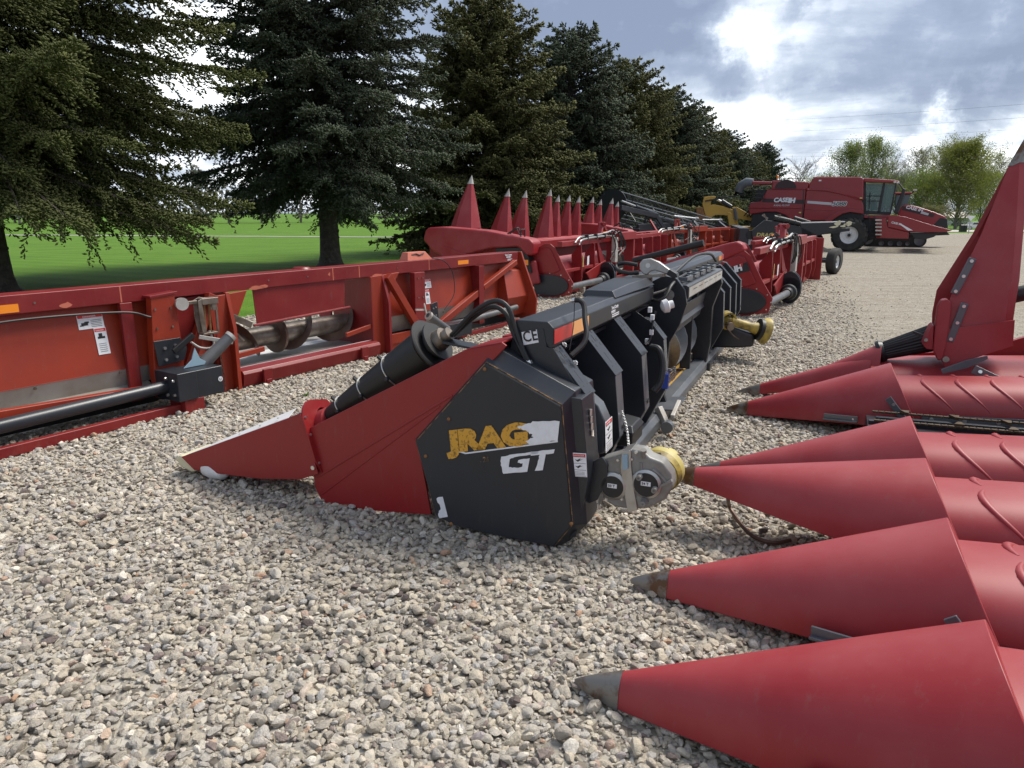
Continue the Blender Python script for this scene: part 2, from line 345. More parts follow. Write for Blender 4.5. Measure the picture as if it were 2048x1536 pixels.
def lawn_mat():
    m = bpy.data.materials.new('lawn'); m.use_nodes = True; t = m.node_tree; L = t.links; p = t.nodes['Principled BSDF']
    p.inputs['Roughness'].default_value = .9; p.inputs['Specular IOR Level'].default_value = .15
    tc = N(t, 'ShaderNodeTexCoord'); mp = N(t, 'ShaderNodeMapping'); mp.inputs['Rotation'].default_value = (0, 0, math.radians(-68)); L.new(tc.outputs['Object'], mp.inputs[0])
    w = N(t, 'ShaderNodeTexWave'); w.inputs['Scale'].default_value = .30; w.inputs['Distortion'].default_value = .6; w.inputs['Detail'].default_value = 3; w.inputs['Detail Scale'].default_value = 2; L.new(mp.outputs[0], w.inputs['Vector'])
    mp2 = N(t, 'ShaderNodeMapping'); mp2.inputs['Rotation'].default_value = (0, 0, math.radians(-68)); mp2.inputs['Scale'].default_value = (6, .5, 1); L.new(tc.outputs['Object'], mp2.inputs[0])
    n = N(t, 'ShaderNodeTexNoise'); n.inputs['Scale'].default_value = 2; n.inputs['Detail'].default_value = 9; n.inputs['Roughness'].default_value = .7; L.new(mp2.outputs[0], n.inputs['Vector'])
    nb = N(t, 'ShaderNodeTexNoise'); nb.inputs['Scale'].default_value = .45; nb.inputs['Detail'].default_value = 5; L.new(tc.outputs['Object'], nb.inputs['Vector'])
    f = math_(t, 'ADD', math_(t, 'MULTIPLY', w.outputs['Fac'], .12), math_(t, 'ADD', math_(t, 'MULTIPLY', n.outputs['Fac'], .62), math_(t, 'MULTIPLY', nb.outputs['Fac'], .42)))
    c = ramp(t, f, [(.32, (.045, .100, .010)), (.50, (.070, .150, .014)), (.64, (.092, .180, .018)), (.82, (.115, .20, .028))])
    L.new(c, p.inputs['Base Color'])
    nf = N(t, 'ShaderNodeTexNoise'); nf.inputs['Scale'].default_value = 30; nf.inputs['Detail'].default_value = 6; L.new(tc.outputs['Object'], nf.inputs['Vector'])
    b = N(t, 'ShaderNodeBump'); b.inputs['Strength'].default_value = .6; b.inputs['Distance'].default_value = .04; L.new(nf.outputs['Fac'], b.inputs['Height']); L.new(b.outputs[0], p.inputs['Normal'])
    MATS['lawn'] = m
lawn_mat()
sheet('ground', [(-900, -30), (900, -30), (900, 1600), (-900, 1600)], -.012, 'lawn')
EDGE = [(-30, -12), (-9.5, 2), (-7.2, 6), (-4.9, 10), (-2.6, 15), (-.9, 20), (1.7, 26.5), (5.2, 34), (9.5, 42), (14, 49), (22, 56), (32, 60)]
random.seed(4)
edge2 = []
for (x0, y0), (x1, y1) in zip(EDGE[:-1], EDGE[1:]):
    for k in range(10): edge2.append((x0 + (x1 - x0) * k / 10 + random.uniform(-.07, .07), y0 + (y1 - y0) * k / 10 + random.uniform(-.05, .05)))
sheet('gravel_yard', edge2 + [(60, 60.5), (120, 50), (120, -25), (-30, -25)], 0, 'gravel_ground')
sheet('road', [(25, 64), (400, 64), (400, 71), (25, 71)], .0, 'conc')
mat('drive_old', (.30, .285, .25), .9, 0, (.20, .21, .15), .6, .8)
sheet('driveway', [(-120, 66), (-2, 48.5), (12, 62), (25, 64), (25, 68), (8, 66), (-3, 50), (-120, 68.5)], .004, 'drive_old')

def uneven_top(name):
    pass
# ---- loose stones: one countless mass, instanced rocks on points
def rock_mat():
    m = bpy.data.materials.new('stone'); m.use_nodes = True; t = m.node_tree; L = t.links; p = t.nodes['Principled BSDF']
    p.inputs['Roughness'].default_value = .88; p.inputs['Specular IOR Level'].default_value = .25
    oi = N(t, 'ShaderNodeObjectInfo'); tc = N(t, 'ShaderNodeTexCoord')
    c = ramp(t, oi.outputs['Random'], [(0, (.11, .09, .085)), (.02, (.24, .19, .17)), (.06, (.33, .295, .25)), (.17, (.39, .345, .28)), (.38, (.50, .44, .345)), (.52, (.36, .335, .30)), (.66, (.56, .50, .40)), (.80, (.43, .41, .385)), (.88, (.52, .46, .38)), (.95, (.70, .65, .56)), (.98, (.42, .27, .18)), (1, (.36, .32, .31))])
    n = N(t, 'ShaderNodeTexNoise'); n.inputs['Scale'].default_value = 1.4; n.inputs['Detail'].default_value = 6; n.inputs['Roughness'].default_value = .7
    ad = N(t, 'ShaderNodeVectorMath', operation='ADD'); L.new(tc.outputs['Object'], ad.inputs[0]); sc_ = math_(t, 'MULTIPLY', oi.outputs['Random'], 40); L.new(sc_, ad.inputs[1]); L.new(ad.outputs[0], n.inputs['Vector'])
    f = ramp(t, n.outputs['Fac'], [(.28, (.62, .61, .60)), (.45, (1.0, 1.0, 1.0)), (.62, (1.2, 1.19, 1.17))])
    L.new(mixc(t, 1.0, c, f, 'MULTIPLY'), p.inputs['Base Color'])
    b = N(t, 'ShaderNodeBump'); b.inputs['Strength'].default_value = .5; b.inputs['Distance'].default_value = .15; L.new(n.outputs['Fac'], b.inputs['Height']); L.new(b.outputs[0], p.inputs['Normal'])
    MATS['stone'] = m
rock_mat()
def rock_mesh(seed, sub=2):
    r = random.Random(seed); bm = bmesh.new(); bmesh.ops.create_icosphere(bm, subdivisions=sub, radius=1)
    pl = [(Vector((r.gauss(0, 1), r.gauss(0, 1), r.gauss(0, 1))).normalized(), r.uniform(.5, .84)) for _ in range(13)]
    sx, sy, sz = r.uniform(.95, 1.35), r.uniform(.7, 1.0), r.uniform(.5, .78)
    for v in bm.verts:
        c = v.co.copy()
        for n, d in pl:
            k = c.dot(n)
            if k > d: c -= n * (k - d) * .9
        c += Vector((r.uniform(-1, 1), r.uniform(-1, 1), r.uniform(-1, 1))) * .035
        v.co = Vector((c.x * sx, c.y * sy, c.z * sz))
    me = bpy.data.meshes.new('rock'); bm.to_mesh(me); bm.free(); me.materials.append(MATS['stone'])
    me.polygons.foreach_set('use_smooth', [True] * len(me.polygons)); me.set_sharp_from_angle(angle=math.radians(38)); return me
def gravel():
    rng = np.random.default_rng(5)
    pts = []; 
    def zone(y0, y1, dens, rmin, rmed, rsig, zoff, thin):
        n = int(dens * (y1 - y0) * (1.62 * (y0 + y1) / 2 + 3.0))
        y = rng.uniform(y0, y1, n * 2); hw = .81 * y + 1.5; x = rng.uniform(-1, 1, n * 2) * (.81 * y1 + 1.5); k = abs(x) < hw; x, y = x[k][:n], y[k][:n]
        r = np.clip(rmed * np.exp(rng.normal(0, rsig, len(x))), rmin, rmed * 2.5)
        drive = np.clip((x - .38 * y - .1) / 1.6, 0, 1) * np.clip((y - 4.5) / 4, 0, 1)
        patch = np.sin(x * 1.3 + 2 * np.sin(y * .8)) * np.sin(y * 1.1 + x * .4)
        keep = (rng.uniform(0, 1, len(x)) > drive * (.975 if thin else .5)) & (rng.uniform(0, 1, len(x)) < .93 + .07 * patch)
        # keep the lawn free
        ex = np.interp(y, [p[1] for p in EDGE], [p[0] for p in EDGE]); keep &= x > ex - .1
        x, y, r, drive = x[keep], y[keep], r[keep] * (1 - .5 * drive[keep]), drive[keep]
        pts.append(np.stack([x, y, zoff * r + rng.uniform(-.35, .4, len(x)) * r, r], 1))
    zone(.9, 3.2, 3100, .005, .0119, .46, .22, 0); zone(3.2, 5.5, 2700, .006, .0128, .43, .22, 0)
    zone(5.5, 9, 1900, .008, .0145, .36, .2, 1); zone(9, 14, 850, .010, .018, .33, .2, 1); zone(14, 20, 260, .014, .022, .3, .2, 1); zone(20, 27, 90, .014, .022, .3, .2, 1); zone(27, 36, 30, .014, .022, .3, .2, 1)
    # bigger stones riding on top
    zone(.9, 4, 120, .017, .021, .22, .6, 0); zone(4, 8, 70, .017, .021, .22, .6, 0)
    P = np.concatenate(pts); n = len(P); print('stones', n)
    me = bpy.data.meshes.new('loose_gravel'); me.vertices.add(n); me.vertices.foreach_set('co', P[:, :3].astype(np.float32).ravel())
    a = me.attributes.new('scl', 'FLOAT', 'POINT'); a.data.foreach_set('value', P[:, 3].astype(np.float32))
    e = np.stack([rng.normal(0, .35, n), rng.normal(0, .35, n), rng.uniform(0, 6.28, n)], 1).astype(np.float32)
    a = me.attributes.new('rot', 'FLOAT_VECTOR', 'POINT'); a.data.foreach_set('vector', e.ravel())
    o = link(bpy.data.objects.new('loose_gravel', me)); tag(o, 'loose crushed limestone gravel covering the yard in the foreground', 'gravel', None, 'stuff')
    col = bpy.data.collections.new('rocks')
    for k in range(14): col.objects.link(bpy.data.objects.new('rock', rock_mesh(k)))
    g = bpy.data.node_groups.new('scatter', 'GeometryNodeTree'); g.interface.new_socket('Geometry', in_out='INPUT', socket_type='NodeSocketGeometry'); g.interface.new_socket('Geometry', in_out='OUTPUT', socket_type='NodeSocketGeometry')
    gi = g.nodes.new('NodeGroupInput'); go = g.nodes.new('NodeGroupOutput'); m2p = g.nodes.new('GeometryNodeMeshToPoints'); iop = g.nodes.new('GeometryNodeInstanceOnPoints')
    ci = g.nodes.new('GeometryNodeCollectionInfo'); ci.inputs['Collection'].default_value = col; ci.inputs['Separate Children'].default_value = True; ci.inputs['Reset Children'].default_value = True
    ra = g.nodes.new('GeometryNodeInputNamedAttribute'); ra.data_type = 'FLOAT_VECTOR'; ra.inputs[0].default_value = 'rot'
    sa = g.nodes.new('GeometryNodeInputNamedAttribute'); sa.data_type = 'FLOAT'; sa.inputs[0].default_value = 'scl'
    L = g.links; L.new(gi.outputs[0], m2p.inputs[0]); L.new(m2p.outputs[0], iop.inputs['Points']); L.new(ci.outputs[0], iop.inputs['Instance']); iop.inputs['Pick Instance'].default_value = True
    L.new(ra.outputs[0], iop.inputs['Rotation']); L.new(sa.outputs[0], iop.inputs['Scale']); L.new(iop.outputs[0], go.inputs[0])
    md = o.modifiers.new('scatter', 'NODES'); md.node_group = g
gravel()

# ---------------------------------------------------------------- trees
def attr_leaf_mat(name, dark, light, tip, rough=.7):
    m = bpy.data.materials.new(name); m.use_nodes = True; t = m.node_tree; L = t.links; p = t.nodes['Principled BSDF']
    p.inputs['Roughness'].default_value = rough; p.inputs['Specular IOR Level'].default_value = .25
    a = N(t, 'ShaderNodeAttribute', attribute_name='tint'); b = N(t, 'ShaderNodeAttribute', attribute_name='tip')
    c = mixc(t, a.outputs['Fac'], dark, light); c = mixc(t, b.outputs['Fac'], c, tip); L.new(c, p.inputs['Base Color'])
    if 'leaf' in name or True:
        tr = N(t, 'ShaderNodeBsdfTranslucent'); L.new(c, tr.inputs[0]); ms = N(t, 'ShaderNodeMixShader'); ms.inputs[0].default_value = .5 if 'leaf' in name else .36; L.new(p.outputs[0], ms.inputs[1]); L.new(tr.outputs[0], ms.inputs[2]); L.new(ms.outputs[0], t.nodes['Material Output'].inputs[0])
    MATS[name] = m
attr_leaf_mat('needles_green', (.072, .088, .034), (.15, .175, .055), (.28, .27, .09))
attr_leaf_mat('needles_blue', (.066, .084, .056), (.13, .16, .10), (.22, .25, .16))
attr_leaf_mat('needles_olive', (.082, .090, .036), (.165, .175, .062), (.29, .26, .10))
attr_leaf_mat('leaf_spring', (.12, .16, .035), (.20, .25, .065), (.25, .30, .08))
attr_leaf_mat('leaf_yellowgreen', (.13, .155, .030), (.22, .245, .050), (.26, .28, .06))
attr_leaf_mat('leaf_dull', (.12, .13, .055), (.20, .21, .09), (.22, .22, .1))
def mesh_np(name, V, F, m, tint=None, tip=None, smooth=False):
    me = bpy.data.meshes.new(name); n = len(V); k = F.shape[1]
    me.vertices.add(n); me.vertices.foreach_set('co', V.astype(np.float32).ravel())
    me.loops.add(F.size); me.loops.foreach_set('vertex_index', F.astype(np.int32).ravel())
    me.polygons.add(len(F)); me.polygons.foreach_set('loop_start', np.arange(0, F.size, k, dtype=np.int32)); me.update(calc_edges=True)
    for nm, arr in (('tint', tint), ('tip', tip)):
        if arr is not None: a = me.attributes.new(nm, 'FLOAT', 'POINT'); a.data.foreach_set('value', arr.astype(np.float32))
    if smooth: me.polygons.foreach_set('use_smooth', [True] * len(me.polygons))
    me.materials.append(MATS[m]); me.validate(); return me
def spindles(P, D, Ln, W, rng):
    """needle-covered shoots: 4-sided spindles"""
    n = len(P); D = D / np.linalg.norm(D, axis=1, keepdims=True); r = rng.normal(size=(n, 3)); e = np.cross(D, r); e /= np.linalg.norm(e, axis=1, keepdims=True); g = np.cross(D, e)
    V = np.zeros((n, 5, 3)); V[:, 0] = P
    mid = P + D * (Ln * .58)[:, None]
    for k in range(3):
        a = 2.094 * k; V[:, 1 + k] = mid + (e * math.cos(a) + g * math.sin(a)) * W[:, None]
    V[:, 4] = P + D * Ln[:, None]
    F = []
    for k in range(3): F += [[0, 1 + (k + 1) % 3, 1 + k], [1 + k, 1 + (k + 1) % 3, 4]]
    F = (np.arange(n)[:, None, None] * 5 + np.array(F)[None]).reshape(-1, 3)
    return V.reshape(-1, 3), F
def spruce(seed, H, R, zlow, nb=150, droop=1.0, dens=1.0, shoot=.17, kind='needles_green', pw=.72):
    rng = np.random.default_rng(seed); P = []; D = []; Ln = []; T = []; limb = MB()
    az = rng.uniform(0, 6.28)
    for i in range(nb):
        t = (i / nb) ** 1.12; h = zlow + (H - zlow) * t; az += 2.39996 + rng.normal(0, .25)
        L = R * (1 - t) ** pw * rng.uniform(.72, 1.12) * (.80 + .2 * min(1, t * 6)) + .14
        out = np.array([math.cos(az), math.sin(az), 0]); side = np.array([-out[1], out[0], 0])
        tilt = -.16 + .75 * t + rng.normal(0, .07); dr = droop * .42 * (1 - t)
        bt = rng.uniform(0, 1) * .7
        def pos(s): return out * L * s + np.array([0, 0, h + L * (tilt * s - dr * s * s + .62 * dr * s ** 3.2)]) + side * (L * wob * s * s)
        wob = rng.normal(0, .12)
        if L > .9: limb.tube([pos(s) for s in (0, .3, .6, .92)], [.016 * L + .012, .011 * L + .009, .007 * L + .006, .004], 5, False)
        step = .085 / dens; ns = int(L * (1 - .12) / step)
        for k in range(ns):
            s = .12 + .88 * (k + rng.uniform()) / max(ns, 1)
            if s > 1: s = 1
            p0 = pos(s); fwd = pos(min(1, s + .04)) - pos(s - .02); fwd /= np.linalg.norm(fwd)
            sg = 1 if k % 2 else -1
            tl = (.10 + .34 * L * (1 - s) ** .8 * min(1, .35 + s * 1.6)) * rng.uniform(.6, 1.2); tl = min(tl, 1.15)
            ang = rng.uniform(.55, 1.05); td = fwd * math.cos(ang) + side * sg * math.sin(ang) + np.array([0, 0, rng.normal(.0, .16) - .10])
            if rng.uniform() < .25: td += np.array([0, 0, -.55])
            m = max(2, int(tl / (.058 / dens)))
            q = (np.arange(m) + rng.uniform(0, 1, m)) / m * tl
            for rep in (0, 1):
                pp = p0 + td * q[:, None] + np.array([0, 0, -.18]) * (q ** 2)[:, None] + rng.normal(0, .018, (m, 3))
                dd = td * .75 + side * (rng.choice([-1, 1], m)[:, None] * .55) * (1 if rep else .3) + np.stack([rng.normal(0, .25, m), rng.normal(0, .25, m), rng.uniform(-.25, .75, m)], 1)
                P.append(pp); D.append(dd); Ln.append(shoot * rng.uniform(.6, 1.15, m)); T.append(np.clip(bt * .5 + .5 * s * rng.uniform(.2, 1, m) + .12 * (q / max(tl, .01)), 0, 1))
        # leading shoots
        m = 6; P.append(np.repeat(pos(1.0)[None], m, 0)); D.append(out + rng.normal(0, .5, (m, 3)) + np.array([0, 0, .3])); Ln.append(np.full(m, shoot * 1.3)); T.append(np.full(m, .8))
    m = 30; P.append(np.stack([rng.normal(0, .05, m), rng.normal(0, .05, m), rng.uniform(H - .9, H + .1, m)], 1)); D.append(np.stack([rng.normal(0, .6, m), rng.normal(0, .6, m), np.full(m, 1.0)], 1)); Ln.append(np.full(m, shoot * 1.5)); T.append(np.full(m, .6))
    P, D, Ln, T = map(np.concatenate, (P, D, Ln, T))
    V, F = spindles(P, D, Ln, Ln * .19, rng)
    tint = np.repeat(T, 5); tip = np.tile([0, .05, .05, .05, .55], len(P)) * np.repeat(rng.uniform(.1, 1, len(P)), 5)
    print('spruce shoots', len(P))
    me = mesh_np('crown', V, F, kind, tint, tip)
    tr = MB(); n = 14; rb = H * .021 + .03
    rr = random.Random(seed); lx, ly = rr.uniform(-.1, .1), rr.uniform(-.1, .1)
    path = [(lx * math.sin(z * .6), ly * math.sin(z * .5), z) for z in [0, .12, .35, .8, 1.6, 3, 5, 7.5, H * .85, H]]
    rad = [rb * 1.55, rb * 1.25, rb * 1.08, rb, rb * .93, rb * .8, rb * .6, rb * .4, rb * .18, .01]
    tr.tube(path, rad, n)
    for i in range(60):
        a = rr.uniform(0, 6.28); z = rr.uniform(.1, 4); k = rb * (1.02 - z * .06) 
        tr.ball((math.cos(a) * k, math.sin(a) * k, z), rr.uniform(.012, .035), 5)
    return me, tr, limb
def place_spruce(src, x, y, label, rot=0, s=1.0, sz=None):
    me, tr, lb = src
    r = bpy.data.objects.new('spruce_tree', None); r.location = (x, y, 0); r.rotation_euler = (0, 0, rot); r.scale = (s, s, sz or s); link(r)
    tag(r, label, 'tree', 'row of spruce trees on the lawn')
    for nm, m in (('crown', me), ('trunk', tr), ('limbs', lb)):
        o = link(bpy.data.objects.new(nm, m)); o.parent = r
    return r
def mk_spruce(*a, **k):
    me, tr, lb = spruce(*a, **k)
    def fin(mb, nm):
        o = mb.build(nm, 'bark'); m = o.data; bpy.data.objects.remove(o); return m
    return me, fin(tr, 'trunk'), fin(lb, 'limbs')
sA = mk_spruce(11, 13.0, 5.6, 2.5, nb=225, droop=.95, dens=1.75, shoot=.112, kind='needles_green', pw=.42)
sB = mk_spruce(23, 13.0, 4.6, 2.5, nb=220, droop=.85, dens=1.5, shoot=.13, kind='needles_blue', pw=.5)
sC = mk_spruce(37, 9.8, 4.8, .9, nb=240, droop=.6, dens=1.15, shoot=.18, kind='needles_olive', pw=.55)
sD = mk_spruce(41, 10.2, 5.4, .7, nb=240, droop=.4, dens=1.0, shoot=.21, kind='needles_blue', pw=.56)
place_spruce(sA, -10.9, 15.1, 'big green spruce at the left edge of the photo, its boughs hanging over the lawn', .4)
place_spruce(sB, -5.75, 22.8, 'dark blue green spruce with a bare grey trunk showing above the red rail', 1.0)
place_spruce(sC, -1.1, 30.6, 'olive green spruce rising behind the tallest upright red divider', 0)
place_spruce(sD, 3.0, 38.2, 'blue tinted spruce right of the olive one, behind the upright red dividers', .5)
place_spruce(sC, 6.9, 46, 'olive spruce with a pointed top, fifth in the row from the left', 2.1, 1.06, 1.05)
place_spruce(sD, 11.0, 53.5, 'spruce standing behind the raised black reel', 3.1, 1.0, .97)
place_spruce(sC, 14.6, 60, 'darker spruce just left of the yellow boom', 4.0, 1.0, .97)
place_spruce(sD, 19.3, 68, 'spruce behind the unloading spout of the combine', 5.0, .95, .84)
place_spruce(sC, 23.6, 76, 'small spruce, last of the close set row', 1.3, .9, .80)
place_spruce(sD, 29.0, 85.5, 'lone dark pointed spruce standing apart at the end of the row', 2.6, .72, .90)

def broadleaf(seed, H, W, kind, leaves, leafsize, zb=.15, nb=46, rise=.9, fill=1.0, shape=.8):
    """leader, limbs, branchlets and twigs inside a rounded crown; leaves sit along the twigs"""
    rng = random.Random(seed); nr = np.random.default_rng(seed); limb = MB(); tips = []
    rv = lambda s: Vector((rng.gauss(0, s), rng.gauss(0, s), rng.gauss(0, s * .6)))
    lead = [Vector((0, 0, 0))]
    for i in range(1, 11): lead.append(Vector((math.sin(i * 1.7 + seed) * H * .012, math.cos(i * 1.3 + seed) * H * .012, H * i / 10.4)))
    limb.tube(lead, [H * .020 * (1 - i / 10.5) ** .9 + .012 for i in range(11)], 7, False)
    az = 0
    for i in range(nb):
        t = zb + (.97 - zb) * (i / nb) ** .9; az += 2.4 + rng.uniform(-.4, .4); k = t * 10.4; p = lead[min(10, int(k))].lerp(lead[min(10, int(k) + 1)], k - int(k))
        q = (t - zb) / (1 - zb); env = W / 2 * (math.sin(math.pi * min(1, q * .86 + .14) ** shape) ** .7 + .06) * rng.uniform(.65, 1.15)
        d = Vector((math.cos(az), math.sin(az), rise * rng.uniform(.5, 1.2))).normalized(); r0 = H * .0065 * (1 - t * .6)
        pts = [p]; n = 5
        for j in range(n): d = (d + rv(.16) + Vector((0, 0, .06))).normalized(); pts.append(pts[-1] + d * env * 1.15 / n)
        limb.tube(pts, [r0 * (1 - j / (n + 1)) + .006 for j in range(n + 1)], 4, False)
        for j in range(1, n + 1):
            for m in range(3):
                d2 = (d * .7 + rv(.55) + Vector((0, 0, .25))).normalized(); L2 = env * rng.uniform(.16, .34); e = pts[j] + d2 * L2; e2 = e + (d2 + rv(.4)).normalized() * L2 * .7
                limb.tube([pts[j], e, e2], [.016, .010, .005], 3, False); tips += [(e, L2), (e2, L2), (e2, L2)]
                for w_ in range(2): e3 = e + (d2 + rv(.8)).normalized() * L2 * .6; limb.tube([e, e3], [.009, .004], 3, False); tips.append((e3, L2))
    me = None
    if leaves:
        idx = nr.integers(0, len(tips), leaves); C = np.array([tips[i][0][:] for i in idx])
        Q = C + nr.normal(0, 1, (leaves, 3)) * (.16 * fill * W / 5); Q = Q[Q[:, 2] > .3]; n = len(Q)
        a = nr.normal(size=(n, 3)); a /= np.linalg.norm(a, axis=1, keepdims=True); b = np.cross(a, nr.normal(size=(n, 3))); b /= np.linalg.norm(b, axis=1, keepdims=True)
        sz = leafsize * nr.uniform(.5, 1.3, n)[:, None]
        V = np.stack([Q - a * sz, Q - b * sz * .6, Q + a * sz, Q + b * sz * .6], 1).reshape(-1, 3); F = np.arange(4 * n).reshape(-1, 4)
        me = mesh_np('leaves', V, F, kind, np.repeat(nr.uniform(0, 1, n), 4), np.repeat(nr.uniform(0, .5, n), 4))
    o = limb.build('trunk', 'bark_light'); tm = o.data; bpy.data.objects.remove(o)
    return me, tm, H / max(v.co.z for v in tm.vertices)
def place_tree(src, x, y, name, label, rot=0, s=1.0, sx=1.0, cat='tree'):
    me, tm, k = src; r = bpy.data.objects.new(name, None); r.location = (x, y, 0); r.rotation_euler = (0, 0, rot); r.scale = (s * sx * k, s * sx * k, s * k); link(r); tag(r, label, cat, 'broadleaf trees beyond the yard')
    for nm, m in (('crown', me), ('trunk', tm)):
        if m: o = link(bpy.data.objects.new(nm, m)); o.parent = r
    return r
def X(u, Y): return (u - 1024) / FPX * (Y * .972 + .25)
bare = broadleaf(3, 8.5, 8, None, 0, 0, .18, 40)
bare2 = broadleaf(9, 9.5, 6.5, 'leaf_dull', 5000, .07, .16, 44)
birch = broadleaf(5, 10.5, 6.0, 'leaf_spring', 15000, .08, .12, 46, 1.1, 1.7, .8)
willow = broadleaf(7, 10, 8.5, 'leaf_yellowgreen', 60000, .075, .04, 70, 1.0, 1.0, .75)
shrubby = broadleaf(13, 6.5, 7.0, 'leaf_spring', 22000, .08, .05, 46, 1.0, 1.5)
for src, u, Y, nm, lab, s, sx in [
    (bare, 1592, 92, 'bare_tree', 'leafless grey tree right of the lone dark spruce', 1.05, 1.1),
    (shrubby, 1640, 88, 'broadleaf_tree', 'low light green tree behind the top of the combine, left of the birches', 1.0, 1.0),
    (birch, 1690, 84, 'birch_tree', 'airy green birch behind the grain tank, left one of the two', .93, 1.0),
    (birch, 1733, 86, 'birch_tree', 'taller airy green birch behind the grain tank, right one of the two', 1.0, .9),
    (bare, 1772, 95, 'bare_tree', 'leafless tree above the combine cab', 1.15, .8),
    (bare2, 1830, 98, 'broadleaf_tree', 'thin brownish tree just coming into leaf behind the tractor cab', 1.12, 1.1),
    (shrubby, 1850, 84, 'broadleaf_tree', 'bushy yellow green tree low behind the second red machine', 1.05, 1.1),
    (willow, 1912, 76, 'broadleaf_tree', 'large yellow green spring tree above the yield sign', .93, 1.0),
    (bare2, 1985, 96, 'broadleaf_tree', 'pale thin tree right of the large yellow green one', .95, 1.0),
    (shrubby, 1662, 97, 'broadleaf_tree', 'pale green tree filling the gap left of the left birch', .95, .9),
    (bare2, 1765, 104, 'broadleaf_tree', 'thin brownish tree behind the right birch', .95, .8),
    (shrubby, 1790, 102, 'broadleaf_tree', 'soft green tree between the right birch and the tractor cab', 1.15, .8),
    (bare2, 1872, 106, 'broadleaf_tree', 'half bare tree left of the large yellow green tree', 1.15, .8),
    (shrubby, 1958, 92, 'broadleaf_tree', 'green tree in the shade right of the large yellow green tree', 1.15, .8),
    (bare2, 2035, 92, 'broadleaf_tree', 'thin tree partly hidden by the tall upright red divider', .7, 1.0)]:
    place_tree(src, X(u, Y), Y, nm, lab, u * .37, s, sx)
def woods():
    rr = random.Random(8); r = np.random.default_rng(8); V = []; n = 0; limb = MB()
    for k in range(46):
        x = -110 + k * 3.1 + rr.uniform(-1, 1); y = 118 + rr.uniform(-8, 12); h = rr.uniform(5.5, 9)
        m = 420; th = r.uniform(0, 6.28, m); rad = np.sqrt(r.uniform(0, 1, m)) * 3.4; z = r.uniform(.0, 1, m); rad *= np.sin(np.clip(z * 3 + .25, 0, 3.1)) * .8 + .2
        V.append(np.stack([x + rad * np.cos(th), y + rad * np.sin(th), .8 + z * h], 1))
        limb.tube([(x, y, 0), (x + .2, y, h * .7)], [.2, .07], 5, False)
        for q in range(9):
            a = rr.uniform(0, 6.28); limb.tube([(x, y, h * rr.uniform(.2, .6)), (x + math.cos(a) * 2.5, y + math.sin(a) * 2.5, h * rr.uniform(.6, 1.1))], [.07, .02], 3, False)
    P = np.concatenate(V); n = len(P); a = r.normal(size=(n, 3)); a /= np.linalg.norm(a, axis=1, keepdims=True); b = np.cross(a, r.normal(size=(n, 3))); b /= np.linalg.norm(b, axis=1, keepdims=True)
    s = r.uniform(.12, .5, n)[:, None]; W = np.stack([P - a * s, P - b * s * .5, P + a * s, P + b * s * .5], 1).reshape(-1, 3)
    me = mesh_np('distant_woods', W, np.arange(4 * n).reshape(-1, 4), 'leaf_dull', np.repeat(r.uniform(0, 1, n), 4), np.zeros(4 * n)); me.materials.clear(); me.materials.append(MATS['woods'])
    o = link(bpy.data.objects.new('distant_woods', me)); tag(o, 'hazy brown grey leafless woods far across the lawn', 'woods', None, 'stuff')
    q = limb.build('distant_trunks', 'bark_light', o); q['kind'] = 'stuff'
mat('woods', (.11, .10, .085), .9, 0, (.15, .16, .10), .3, .8)
woods()

def litter():
    r = random.Random(12); m = MB()
    for k in range(170):
        y = .9 + 7 * r.random() ** 1.3; x = r.uniform(-.8, .45) * (y + .6); a = r.uniform(0, 3.14); l = r.uniform(.02, .11); z = r.uniform(.026, .036); p = V3((x, y, z)); d = V3((math.cos(a), math.sin(a), r.uniform(-.12, .12)))
        m.tube([p, p + d * l * .5 + V3((0, 0, .003)), p + d * l], [.0009, .0014, .0008], 3)
    o = m.build('straw_litter', 'straw'); tag(o, 'dry straw and stalk bits scattered over the gravel', 'straw', None, 'stuff')
mat('straw', (.38, .28, .15), .8, 0, (.20, .12, .06), 4, .8)
litter()
